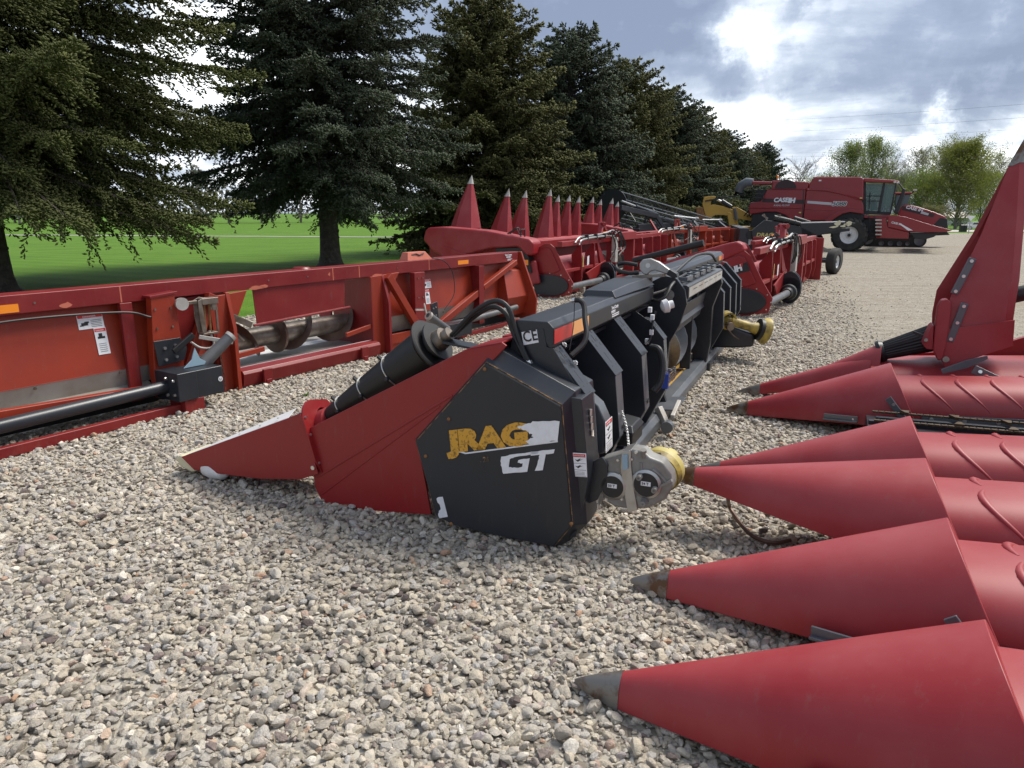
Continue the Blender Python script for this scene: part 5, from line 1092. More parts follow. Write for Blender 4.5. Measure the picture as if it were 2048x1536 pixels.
    for i in range(9):
        d = (Pc[i + 1] - Pc[i]); m_ = (Pc[i + 1] + Pc[i]) / 2; s_ = V3((1, 0, 0)) if i % 2 else V3((0, 1, 0)); c.tube([m_ + d * .68 * math.cos(t) + s_ * .009 * math.sin(t) for t in [6.28 * k / 8 for k in range(9)]], .003, 4)
    c.build('safety_chain', 'chain', R)
    # hook latch hanging from the rail
    K = MB().lathe([(-.035, .0), (-.035, .05), (.015, .055), (.015, .0)], (1.47, -.13, .885), (-.2, -1, 0), 18).build('latch_knob', 'galv', R)
    h = MB(); h.box((1.52, -.13, .87), (1.62, -.09, .90)); h.xz(-.17, -.16, [(1.60, .90), (1.66, .925), (1.78, .90), (1.79, .80), (1.74, .80), (1.73, .86), (1.64, .86), (1.66, .62), (1.62, .60), (1.60, .75)])
    h.xz(-.10, -.09, [(1.60, .90), (1.66, .925), (1.78, .90), (1.79, .80), (1.74, .80), (1.73, .86), (1.64, .86), (1.66, .62), (1.62, .60), (1.60, .75)])
    h.box((1.62, -.17, .59), (1.78, -.09, .61)).box((1.765, -.17, .60), (1.785, -.155, .86)).box((1.64, -.175, .86), (1.80, -.09, .915)); h.build('hook_latch', 'worn_steel', R, .004)
    MB().tube([(1.68, -.13, .86), (1.67, -.13, .62)], .012, 8).tube([(1.73, -.13, .86), (1.72, -.13, .62)], .012, 8).build('latch_pins', 'rust', R)
    MB().tube(bez([(1.70, -.14, .62), (1.72, -.15, .55), (1.72, -.16, .50), (1.68, -.16, .47), (1.58, -.16, .49), (1.50, -.16, .55)], 6), .010, 8).build('pull_hook', 'galv', R)
    MB().beam((1.58, -.16, .585), (1.86, -.24, .50), .012, .035, (0, 0, 1)).build('flat_link', 'galv', R, .003)
    MB().beam((2.02, -.05, .70), (2.20, -.08, .60), .012, .06, (0, 0, 1)).beam((2.0, -.06, .58), (2.1, -.08, .46), .01, .02, (0, 0, 1)).build('latch_plate', 'worn_steel', R, .003)
    # far latch arm and stub near the black head
    MB().tube([(4.28, -.35, .36), (4.42, -.5, .26), (4.5, -.55, .12)], [.045, .05, .05], 14).v
    Q0, Q1 = V3((4.5, -.38, .44)), V3((4.78, -.45, .24)); MB().tube([Q0, Q0.lerp(Q1, .1), Q1], [.055, .048, .045], 16).build('drive_shaft_stub', 'shaft_grey', R)
    MB().lathe([(-.01, .03), (-.01, .055), (.02, .055)], Q0, Q1 - Q0, 14, False).build('stub_collar', 'galv', R)
    MB().beam((4.36, -.3, .52), (4.54, -.3, .50), .02, .02).beam((4.52, -.3, .58), (4.52, -.33, .46), .015, .015).build('latch_arm', 'galv', R)
    MB().xz(-.11, -.10, [(4.90, .30), (4.88, .52), (5.02, .54), (5.04, .32)]).box((4.95, -.34, .08), (5.45, -.12, .26)).build('bolt_plate', 'black_paint', R, .004)
    b = MB()
    for x, z in ((4.93, .46), (4.98, .47), (4.93, .36), (4.98, .37)): b.bolt((x, -.11, z), (0, -1, 0), .010, .01)
    b.build('plate_bolts', 'zinc', R)
    # reflectors, labels, lettering
    MB().box((-.4, -.003, .945), (.27, -.001, 1.005)).build('reflector', 'orange_reflector', R); MB().box((5.62, -.003, .965), (5.86, -.001, 1.02)).build('reflector', 'orange_reflector', R)
    # wide label over tall label
    def sheetlab(x, z, w, h, tall):
        y = .02 + (z - .38) / .55 * .08 - .002
        L_ = MB().prism([(x, y - .003, z), (x + w, y - .003, z), (x + w, y - .003 + h * .145, z + h), (x, y - .003 + h * .145, z + h)], (0, .002, 0)).build('warning_label', 'white_decal', R)
        o = V3((x, y - .003, z)); u = V3((0, .145, 1)).normalized(); r = V3((1, 0, 0)); n = r.cross(u)
        def q(x0, z0, x1, z1, m): return [o + r * x0 * w + u * z0 * h + n * .001, o + r * x1 * w + u * z0 * h + n * .001, o + r * x1 * w + u * z1 * h + n * .001, o + r * x0 * w + u * z1 * h + n * .001]
        if tall:
            MB().prism(q(.04, .86, .96, .98, 0), n * .0006).build('label_header', 'red_ink', L_); text(L_, 'DANGER', o + r * w * .12 + u * h * .885, r, u, h * .075, 'white_decal', 'label_word', 0, 0, .002, 1.0)
            MB().prism(q(.2, .60, .8, .68, 0), n * .0006).prism(q(.3, .68, .6, .80, 0), n * .0006).build('label_picture', 'ink', L_)
            f = MB(); [f.prism(q(.18, .10 + k * .075, .82, .115 + k * .075, 0), n * .0006) for k in range(5)]; f.build('label_print', 'ink', L_)
        else:
            MB().prism(q(.02, .76, .98, .98, 0), n * .0006).build('label_header', 'red_ink', L_); text(L_, 'DANGER', o + r * w * .22 + u * h * .80, r, u, h * .17, 'white_decal', 'label_word', 0, 0, .002, 1.3)
            MB().prism(q(.06, .22, .20, .30, 0), n * .0006).prism(q(.12, .25, .38, .45, 0), n * .0006).prism(q(.25, .40, .42, .52, 0), n * .0006).build('label_picture', 'ink', L_)
            f = MB(); [f.prism(q(.5, .12 + k * .11, .92, .15 + k * .11, 0), n * .0006) for k in range(5)]; f.build('label_print', 'ink', L_)
    sheetlab(.70, .745, .20, .115, False); sheetlab(.81, .53, .095, .215, True); sheetlab(4.95, .70, .17, .11, False); sheetlab(4.97, .50, .09, .18, True)
    text(R, 'Town & Country', (6.78, -.001, 1.025), (1, 0, 0), (0, 0, 1), .036, 'white_decal', 'dealer_lettering', 0, .001, .002, .75); text(R, 'IMPLEMENT', (6.82, -.001, .995), (1, 0, 0), (0, 0, 1), .028, 'white_decal', 'dealer_lettering', 0, .001, .002, .9)
    pb = MB(); pb.box((6.85, -.003, .97), (6.98, -.001, .978)); pb.box((6.85, -.003, .955), (6.95, -.001, .963)); pb.build('dealer_small_print', 'white_decal', R)
    # salmon coloured box on the rail with a loose wire
    MB().loft([[(4.62, .02, 1.07), (5.1, .02, 1.07), (5.1, .16, 1.07), (4.62, .16, 1.07)], [(4.66, .05, 1.17), (5.0, .05, 1.17), (5.0, .14, 1.17), (4.66, .14, 1.17)]]).build('rail_box', 'salmon', R, .004)
    MB().tube([(4.72, .04, 1.14), (4.80, .035, 1.15), (4.86, .03, 1.13), (4.95, .035, 1.15)], .008, 5).build('box_clip', 'ink', R)
    MB().tube(bez([(5.05, -.02, 1.09), (5.28, -.04, 1.03), (5.40, -.08, .86), (5.36, -.12, .60), (5.15, -.12, .42)], 8), .006, 6).build('loose_wire', 'ink', R)
    MB().tube([(.0, .02, 1.082), (.0, .02, 1.082)], .01).v
    MB().lathe([(0, .1), (.02, .08), (.025, .01)], (3.05, .14, 1.07), (0, 0, 1), 16).build('filler_lid', 'rail_red', R)
    MB().box((-2.2, .3, .1), (7.1, 1.1, .14)).build('cutter_floor', 'sheet_grey', R)
    b = MB()
    for x in (1.24, 1.38):
        for z in (.70, .86): b.bolt((x, -.102, z), (0, -1, 0), .010, .008)
    for x in (4.68, 4.77):
        for z in (.30, .62, .86): b.bolt((x, -.082, z), (0, -1, 0), .010, .008)
    for x in (-.3, .3, .95, 5.3, 5.8, 6.4): b.bolt((x, .02, .36), (0, -1, 0), .012, .008)
    for x in (.38, 2.5, 3.0, 4.4, 6.3): b.bolt((x, -.001, 1.0), (0, -1, 0), .009, .004)
    b.build('frame_bolts', 'worn_steel', R)
    sc_ = MB(); rr = random.Random(6)
    for x, z, w in ((2.35, .94, .10), (2.44, .95, .05), (4.05, .94, .12), (.6, .96, .05), (1.25, .45, .03), (3.3, 1.0, .02)):
        sc_.xz(-.0022, -.0008, [(x + w * math.cos(t) * rr.uniform(.5, 1.1), z + .022 * math.sin(t) * rr.uniform(.4, 1.2)) for t in [6.28 * k / 11 for k in range(11)]])
    sc_.build('worn_patches', 'salmon', R)
    MB().tube(bez([(-.8, -.02, .90), (-.3, -.035, .87), (.3, -.03, .89), (1.0, -.035, .86), (1.2, -.1, .80)], 8), .009, 6).build('electric_cable', 'rubber', R)
left_header()
# ================================================================ machines further back
def tp(F, pts, c, d, plane='b'):
    """outline in a fixed vertical plane of the machine, extruded by d"""
    if plane == 'b': return [(F.b(u, v, c)[0], c, F.b(u, v, c)[2]) for u, v in pts], (0, d, 0)
    return [(c, *F.a(u, v, c)[1:]) for u, v in pts], (d, 0, 0)
def pr_(F, R, pts, c, d, m, nm, bev=.01, plane='b', par=None): P, v = tp(F, pts, c, d, plane); return MB().prism(P, v).build(nm, m, par or R, bev)

def platform(x, y, deg, L, label, raised, col='red_paint', decal=True, beige=False, divider=True):
    F = Frame(x, y, deg); R = F.root('grain_header', label, 'header', None)
    es = [(-.27, .32), (-.10, .58), (.12, .98), (.22, 1.06), (.34, 1.06), (.60, .92), (1.3, .62), (1.5, .35), (1.4, .08), (.15, .02), (-.22, .09)]
    MB().yz(0, .03, es).build('end_sheet', col, R, .008)
    cv = [(.20 + .38 * math.cos(t) + .12 * (1 if math.cos(t) > 0 else 0), .26 + .205 * math.sin(t)) for t in [2 * math.pi * k / 24 for k in range(24)]]
    CV = MB().yz(-.035, -.002, cv).build('drive_cover', 'black_paint', R, .010)
    b = MB()
    for k in range(12): t = 2 * math.pi * k / 12; b.bolt((-.001, .22 + .47 * math.cos(t), .26 + .235 * math.sin(t)), (-1, 0, 0), .012, .008)
    b.build('cover_bolts', 'zinc', CV)
    # shields above the cover
    MB().yz(-.03, -.005, [(.0, .56), (.20, .95), (.30, .98), (1.35, .62), (1.45, .50), (1.3, .48), (.12, .50)]).build('side_shield', col, R, .012)
    if decal:
        up = V3((0, .25, 1)); rt = V3((0, -1, .36)).normalized()
        D = MB().prism([(-.036, .90, .62), (-.036, .16, .88), (-.036, .10, .75), (-.036, .90, .50)], (.004, 0, 0)).build('stripe_decal', 'ink', R)
        text(R, 'CASE', (-.037, .74, .575), rt, up, .13, 'white_decal', 'brand_lettering', .1, .006, .004, .95); text(R, 'IH', (-.037, .34, .715), rt, up, .13, 'white_decal', 'brand_lettering', .1, .008, .004, 1.0); MB().prism([(-.043, .255, .80), (-.043, .225, .81), (-.043, .225, .87), (-.043, .255, .86)], (.001, 0, 0)).build('brand_mark', 'red_ink', R)
    if raised:
        pf = [(2.95, 1.09), (2.90, 1.30), (2.80, 1.35), (2.48, 1.37), (1.49, 1.31), (.55, 1.16), (.45, 1.09), (.46, .84), (.60, .84), (.78, 1.00), (1.38, .96), (1.95, .82), (2.47, .76), (2.72, .86)]
        H = MB().yz(-.30, .12, pf).build('crop_divider', 'red_plastic', R, .05)
        MB().yz(-.312, -.296, [(2.62, .92), (2.5, 1.0), (1.9, .84), (2.47, .77)]).build('divider_fold', 'red_plastic', H, .004)
        MB().yz(-.25, .02, [(.5, .5), (.62, 1.0), (1.3, .96), (1.2, .75), (.9, .6)]).build('divider_support', 'black_plastic', R, .01)
        br = MB(); br.tube([(-.2, 1.05, 1.24), (-.2, .85, 1.36), (-.2, .78, 1.22)], .012, 6).tube([(-.1, 1.05, 1.24), (-.1, .85, 1.36), (-.1, .78, 1.22)], .012, 6).tube([(-.2, .85, 1.36), (-.1, .85, 1.36)], .012, 6).tube([(-.28, .72, 1.19), (-.28, .72, 1.33), (-.1, .72, 1.33), (-.1, .72, 1.19)], .012, 6)
        br.build('divider_latch', 'black_plastic', H)
        MB().box((-.32, .55, .66), (-.30, .80, .76)).build('reflector', 'orange_reflector', R); MB().yz(-.2, -.1, [(.35, .30), (.45, .75), (.62, .70), (.60, .25)]).build('side_guard', 'red_plastic', R, .04)
    elif divider:
        pf = [(.20, 1.06), (.26, 1.17), (.36, 1.20), (.50, 1.17), (1.3, .92), (2.5, .45), (3.0, .14), (2.9, .08), (2.2, .22), (1.2, .62), (.55, .88)]
        MB().yz(-.02, .26, pf).build('crop_divider', 'red_plastic', R, .04)
        MB().tube([(.1, .9, 1.16), (.1, 2.1, .84)], [.06, .05], 14).build('divider_roller', 'rubber', R)
    # top tube, trough and rear frame
    MB().yz(.03, L, [(-.02, 1.00), (-.02, 1.10), (.09, 1.10), (.09, 1.00)]).build('top_tube', col, R, .008)
    n = 10; tr = [[(x_, .48 + .40 * math.cos(t), .46 + .36 * math.sin(t)) for t in [math.radians(115 + 160 * k / n) for k in range(n + 1)]] + [(x_, .48 + .38 * math.cos(t), .46 + .34 * math.sin(t)) for t in [math.radians(275 - 160 * k / n) for k in range(n + 1)]] for x_ in (.03, L * .40)]
    tr2 = [[(p[0] + L * .60 - .03, p[1], p[2]) for p in r] for r in tr]
    MB().loft(tr).build('trough', 'red_plastic' if not beige else col, R, 0, 50); MB().loft(tr2).build('trough', 'red_plastic' if not beige else col, R, 0, 50)
    for xx in (.95, 1.75, L * .60, L * .60 + .9, L * .60 + 1.9, L - .3):
        MB().yz(xx, xx + .05, [(-.06, 1.0), (-.02, 1.02), (.15, .8), (.10, .2), (-.05, .12), (-.09, .35)]).build('rear_rib', col, R, .006)
    MB().box((.03, -.06, .50), (2.4, .02, .56)).box((L * .62, -.06, .50), (L, .02, .56)).build('rear_stringer', col, R, .006)
    MB().prism([(2.35, -.10, .10), (2.05, -.02, 1.02), (2.15, -.02, 1.02), (2.60, -.14, .30), (2.55, -.16, .10)], (0, .05, 0)).build('slanted_rib', col, R, .006)
    MB().xz(-.10, -.07, [(1.2, .42), (2.45, .62), (2.55, .15), (1.5, .22)]).build('rear_apron', col, R, .005)
    MB().box((.04, .05, .05), (L, .09, .16)).build('lower_beam', col, R, .008)
    # feeder opening with auger
    for xx in (L * .40, L * .58): MB().box((xx, -.14, .10), (xx + .12, .10, 1.12)).build('opening_post', col, R, .010)
    MB().box((L * .40, -.16, 1.02), (L * .60, .02, 1.20)).build('opening_crossbar', col, R, .010)
    auger(R, L * .41, L * .58, .40, .48, .10, .27, .5, 'steel', 'steel')
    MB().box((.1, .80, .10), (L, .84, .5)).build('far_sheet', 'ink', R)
    # drive shaft with bell and oval carrier plate
    MB().cyl((.03, -.20, .24), (1.75, -.24, .24), .062, 20).build('drive_shaft', 'shaft_grey', R)
    MB().lathe([(0, .08), (.06, .10), (.10, .10), (.12, .14), (.20, .15), (.26, .13)], (1.70, -.24, .24), (1, 0, 0), 20).build('shaft_bell', 'rubber', R)
    ov = [(-.22 + .20 * math.cos(t), .30 + .30 * math.sin(t)) for t in [2 * math.pi * k / 20 for k in range(20)]]
    MB().yz(2.10, 2.13, ov).yz(2.22, 2.25, ov).cyl((2.1, -.22, .3), (2.25, -.22, .3), .2, 16).build('carrier_plate', 'black_paint', R, .006)
    # steel lines on top
    st = MB(); st.tube(bez([(.55, -.08, 1.06), (.75, -.10, 1.16), (1.2, -.09, 1.17), (2.3, -.09, 1.20), (3.0, -.06, 1.25), (3.4, -.04, 1.16)], 6), .022, 8); st.tube(bez([(.62, -.14, 1.02), (.85, -.15, 1.12), (2.2, -.14, 1.15), (3.1, -.1, 1.12)], 6), .020, 8)
    st.build('hydraulic_lines', 'steel', R)
    for k in range(3): MB().box((1.05 + k * .55, -.17, 1.10), (1.10 + k * .55, -.02, 1.21)).build('line_clamp', 'black_plastic', R, .003)
    MB().beam((2.2, -.02, 1.08), (2.5, .05, 1.42), .10, .06, (1, 0, 0)).beam((2.5, .05, 1.42), (2.9, .0, 1.14), .06, .06).cyl((2.42, -.05, 1.40), (2.58, .12, 1.40), .05, 12).build('lift_arm', col, R, .01)
    rr = random.Random(int(x * 10)); h = MB()
    for k in range(8):
        x0 = L * .38 + rr.uniform(-.5, .5); h.tube(bez([(x0, -.12, 1.16), (x0 + rr.uniform(-.2, .3), -.2, 1.28 - .1 * rr.random()), (x0 + rr.uniform(-.1, .4), -.22, .9), (x0 + rr.uniform(-.2, .3), -.18, .6 + .2 * rr.random())], 4), .013, 6)
    h.build('hose_bundle', 'rubber', R)
    MB().box((L * .40 - .3, -.22, .55), (L * .40 - .12, -.12, 1.1)).build('valve_block', 'galv', R, .01)
    MB().box((L * .30, -.075, 1.12), (L * .30 + .25, -.055, 1.24)).build('reflector', 'orange_reflector', R)
    MB().prism([(1.15, -.13, .58), (1.26, -.13, .60), (1.26, -.13, .78), (1.15, -.13, .76)], (0, .003, 0)).build('paper_label', 'white_decal', R); MB().box((.98, -.097, .56), (1.02, -.094, .80)).build('yellow_label', 'guard_yellow', R)
    MB().box((L - .02, -.2, .02), (L + .02, 1.2, 1.05)).build('end_sheet', col, R, .02)
    MB().xy(.10, .13, [(.05, .5), (L, .5), (L, 1.5), (.05, 1.5)]).build('cutter_floor', 'sheet_grey', R)
    for xx in (1.2, L * .7): MB().box((xx, -.05, 0), (xx + .1, .2, .12)).build('foot', 'galv', R, .004)
    return R
platform(.94, 13.93, 64, 7.6, 'red grain header whose smooth pinkish end hood rises behind the orange red header', True, decal=False)
platform(3.9, 11.4, 61, 7.4, 'red grain header with white lettering and black oval cover beyond the black corn head', False)
platform(4.0, 21.2, 58, 8.6, 'orange red header frame in front of the yellow boom and raised black reel', True, 'orange_red', False, True)
platform(5.75, 17.2, 57, 4.5, 'small red header between the lettered grain header and the tyres of the trailer', False, 'red_paint', False, False, False).scale.z = .9

def folded_head():
    F = Frame(-.1, 17, 64); R = F.root('corn_head', 'red corn head with its dividers folded upright in a row below the spruces', 'corn head')
    A = [(-1.69, 2.41, 1.32, .30), (.07, 2.19, 1.0, .22), (1.03, 2.18, 1.0, .22), (2.56, 2.25, .75, .28), (3.12, 2.11, .75, .22), (3.93, 2.13, .7, .22), (4.71, 2.11, .7, .22), (5.87, 2.12, .7, .22), (6.61, 2.06, .7, .22), (7.75, 2.11, .7, .26), (8.35, 2.02, .7, .22)]
    for a, zt, zb, w in A:
        big = a < -1; yb = .50 if not big else .42
        def ring(z, k): # k 0 at base, 1 at tip
            ww = w * (1 - k) + .02; y0, y1 = -.03 * (1 - k) - (.06 if big else 0) * (1 - k), yb * (1 - k) + .03
            return [(a - ww, y1 * .55, z), (a - ww * .7, y0, z), (a + ww * .7, y0, z), (a + ww, y1 * .55, z), (a + ww * .55, y1, z), (a - ww * .55, y1, z)]
        n = 6; kk = [(zb + (zt - .18 - zb) * i / n, .86 * (i / n) ** 1.12) for i in range(n + 1)]
        S = MB().loft([ring(z, k) for z, k in kk]).build('folded_divider', 'red_plastic', R, .012)
        r0 = ring(zt - .18, .86); ap = V3((a + .0, .0, zt)); c = sum((V3(p) for p in r0), Vector()) / 6
        MB().loft([[c + (V3(p) - c) * 1.15 for p in r0], [c + (V3(p) - c) * .55 + (ap - c) * .55 for p in r0], [ap + (V3(p) - c) * .05 for p in r0]]).build('divider_cap', 'galv', S)
    MB().loft([[(-2.1, -.1, .9), (-2.1, .8, 1.0), (-2.1, .9, 1.12), (-2.1, .5, 1.30), (-2.1, -.1, 1.32)], [(-1.4, -.1, .9), (-1.4, .8, 1.0), (-1.4, .9, 1.12), (-1.4, .5, 1.30), (-1.4, -.1, 1.32)]]).build('end_hood', 'red_plastic', R, .04)
    MB().loft([[(x, -.5, .25), (x, .5, .30), (x, .7, .5), (x, .55, .95), (x, .0, 1.02), (x, -.3, .85)] for x in (-2.1, 8.7)]).build('row_hoods', 'red_plastic', R, .05)
    MB().box((-2.1, -1.3, .2), (8.7, -1.25, 1.0)).box((-2.1, -1.45, .9), (8.7, -1.3, 1.08)).build('rear_frame', 'red_paint', R, .02)
    MB().box((-2.15, -1.4, 0), (-2.1, .8, 1.0)).box((8.7, -1.4, 0), (8.75, .8, 1.0)).build('end_sheet', 'red_paint', R)
folded_head()

def reel_header():
    F = Frame(3.9, 26, 62); R = F.root('draper_header', 'black header with a big raised reel, dark end disc and tined bars below the spruces', 'header')
    loc = lambda u, v, Y: V3(((X(u, Y) - F.o.x) * F.A.x + (Y - F.o.y) * F.A.y, (X(u, Y) - F.o.x) * F.B.x + (Y - F.o.y) * F.B.y, CAMH + Y * ray(u, v).z / ray(u, v).y))
    p0, p1 = loc(1221, 412, 26), loc(1440, 468, 33.5); d = (p1 - p0).normalized(); e = V3((0, 0, 1)); e = (e - d * e.dot(d)).normalized(); g = d.cross(e)
    MB().lathe([(0, .05), (0, .60), (.03, .60), (.03, .05)], p0, d, 36).build('reel_end_disc', 'black_plastic', R)
    MB().lathe([(0, .05), (0, .55), (.03, .55), (.03, .05)], p1, d, 30).build('reel_end_disc', 'black_plastic', R)
    MB().cyl(p0, p1, .10, 14).build('reel_tube', 'black_paint', R)
    Ln = (p1 - p0).length
    for k in range(6):
        t = math.radians(20 + k * 60); o = e * math.cos(t) * .55 + g * math.sin(t) * .55
        B = MB().cyl(p0 + o, p1 + o, .028, 8).build('reel_bar', 'hull_grey', R)
        tn = MB(); q = (p0 + o)
        for i in range(int(Ln / .11)):
            a = q + d * (i * .11 + .05); tn.tube([a, a + V3((0, .03, -.13)), a + V3((0, .0, -.26))], .008, 4, False)
        s = tn.build('reel_tines', 'shaft_grey', B); s['kind'] = 'stuff'
        for i in range(4): c = p0 + d * Ln * (i + .5) / 4; MB().beam(c, c + o, .04, .02).build('reel_spoke', 'black_plastic', R)
    # arms, cylinders, black side sheets
    a0, a1 = loc(1240, 402, 25.2), loc(1310, 428, 27.5); MB().cyl(a0, a0.lerp(a1, .4), .035, 12).build('cylinder_rod', 'zinc', R); MB().cyl(a0.lerp(a1, .38), a1, .065, 12).build('lift_cylinder', 'black_paint', R)
    a0, a1 = loc(1238, 415, 25.0), loc(1330, 462, 27.8); MB().beam(a0, loc(1312, 432, 27.4), .12, .16).beam(loc(1308, 430, 27.4), a1, .12, .14).build('reel_arm', 'black_paint', R, .01)
    for q in ([(1345, 432, 29), (1388, 437, 30)], [(1402, 440, 31), (1436, 440, 32)]): MB().cyl(loc(*q[0]), loc(*q[1]), .04, 10).cyl(loc(*q[1]), loc(*q[1]) + V3((.4, 0, -.02)), .07, 10).build('lift_cylinder', 'zinc', R)
    for q in ([(1384, 440, 30), (1402, 462, 29)], [(1434, 442, 32), (1460, 462, 31)], [(1290, 430, 27), (1285, 465, 27)], [(1308, 440, 27), (1330, 468, 27)]): MB().beam(loc(*q[0]), loc(*q[1]), .10, .06).build('arm_strut', 'black_paint', R, .01)
    MB().beam(loc(1298, 440, 26.5), loc(1312, 462, 26.3), .09, .05).build('red_strut', 'red_paint', R); MB().beam(loc(1378, 448, 28.5), loc(1392, 465, 28.3), .09, .05).build('red_strut', 'red_paint', R)
    MB().loft([[(x, -.6, .1), (x, -.6, 1.25), (x, -.5, 1.25), (x, -.4, .1)] for x in (.2, 8.6)]).build('back_sheet', 'black_paint', R, .02)
    MB().prism([(.2, -.4, .2), (8.6, -.4, .2), (8.6, 1.2, .12), (.2, 1.2, .12)], (0, 0, -.04)).build('draper_deck', 'ink', R)
    for k in range(5): MB().lathe([(0, .02), (0, .10), (.12, .10), (.12, .02)], (1.2 + k * .8, .1, 1.05), (1, 0, 0), 14).build('knife_guard_disc', 'galv', R)
    MB().box((-.0, -.7, .05), (.05, 1.4, 1.1)).box((8.6, -.7, .05), (8.65, 1.4, 1.1)).build('end_sheet', 'black_paint', R, .03)
reel_header()

def second_black_head():
    F = Frame(9.2, 26.2, -14); R = F.root('corn_head', 'distant black corn head pointing right, with yellow lettering and torn white plastic', 'corn head')
    pr_(F, R, [(1503, 462), (1530, 440), (1560, 444), (1604, 454), (1636, 470), (1626, 494), (1604, 506), (1530, 512), (1508, 498)], 0, .30, 'black_side', 'end_panel', .02)
    S = pr_(F, R, [(1600, 446), (1688, 443), (1712, 446), (1690, 455), (1640, 470), (1604, 472)], 0, .28, 'black_side', 'snout', .015)
    pr_(F, R, [(1602, 444.6), (1690, 442.4), (1690, 444.4), (1602, 446.6)], -.01, .32, 'white_trim', 'wear_strip', 0, par=S)
    tr = MB(); rr = random.Random(2)
    for (u, v, w, h) in ((1676, 446, 8, 11), (1698, 447, 11, 10), (1668, 454, 9, 4), (1688, 451, 7, 8)):
        pts = [(u + w * math.cos(t) * rr.uniform(.4, 1.1) + (6 if math.sin(t) > 0 else -5) * .5, v - h * .55 * math.sin(t) * rr.uniform(.6, 1.1)) for t in [6.28 * k / 9 for k in range(9)]]
        P, vv = tp(F, pts, -.03, .01); tr.prism(P, vv)
    tr.build('torn_plastic', 'cream', S)
    b = lambda u, v, c=.1: V3((F.b(u, v, c)[0], c, F.b(u, v, c)[2]))
    MB().tube([b(1548, 436), b(1572, 441), b(1604, 449)], [.11, .10, .08], 14).build('divider_roller', 'rubber', R)
    for u in (1556, 1567, 1578, 1589): c = b(u, 437 + (u - 1550) * .23); MB().lathe([(0, .12), (.03, .12), (.03, .09)], c, b(1604, 449) - b(1548, 436), 14).build('roller_ring', 'ink', R)
    MB().tube([b(1588, 437, .8), b(1604, 441, .8), b(1620, 445, .8)], [.10, .08, .06], 12).build('divider_roller', 'rubber', R)
    h = MB()
    for (u0, v0, u1, v1) in ((1524, 430, 1536, 437), (1528, 428, 1534, 440), (1552, 432, 1562, 430), (1556, 430, 1566, 438)): h.beam(b(u0, v0), b(u1, v1), .06, .05)
    h.build('hose_couplers', 'worn_steel', R)
    o = b(1512, 473, -.001); text(R, 'DRAGO', o, (1, 0, 0), (0, 0, 1), .185, 'guard_yellow', 'brand_lettering', .18, .006, .004, 1.12)
    o = b(1534, 481, -.001); text(R, 'GT', o, (1, 0, 0), (0, 0, 1), .14, 'white_decal', 'model_lettering', .18, .006, .004, 1.3)
    MB().yz(-.95, -.6, [(.1, .3), (.1, 1.1), (7, 1.1), (7, .3)]).build('rear_frame', 'black_paint', R, .02)
    for k in range(1, 7):
        MB().loft([[(1.2, k * .76 - .12, .75), (1.2, k * .76 + .12, .75), (1.2, k * .76 + .12, 1.05), (1.2, k * .76 - .12, 1.05)], [(2.9, k * .76 - .03, 1.0), (2.9, k * .76 + .03, 1.0), (2.9, k * .76 + .03, 1.1), (2.9, k * .76 - .03, 1.1)]]).build('row_divider', 'black_side', R, .01)
    MB().box((-.6, .3, .2), (1.2, 6.8, .5)).build('row_unit_deck', 'black_paint', R)
    MB().lathe([(0, .02), (0, .16), (.1, .16), (.1, .02)], b(1500, 470, .2), (0, -1, 0), 16).build('drive_pulley', 'rubber', R)
second_black_head()

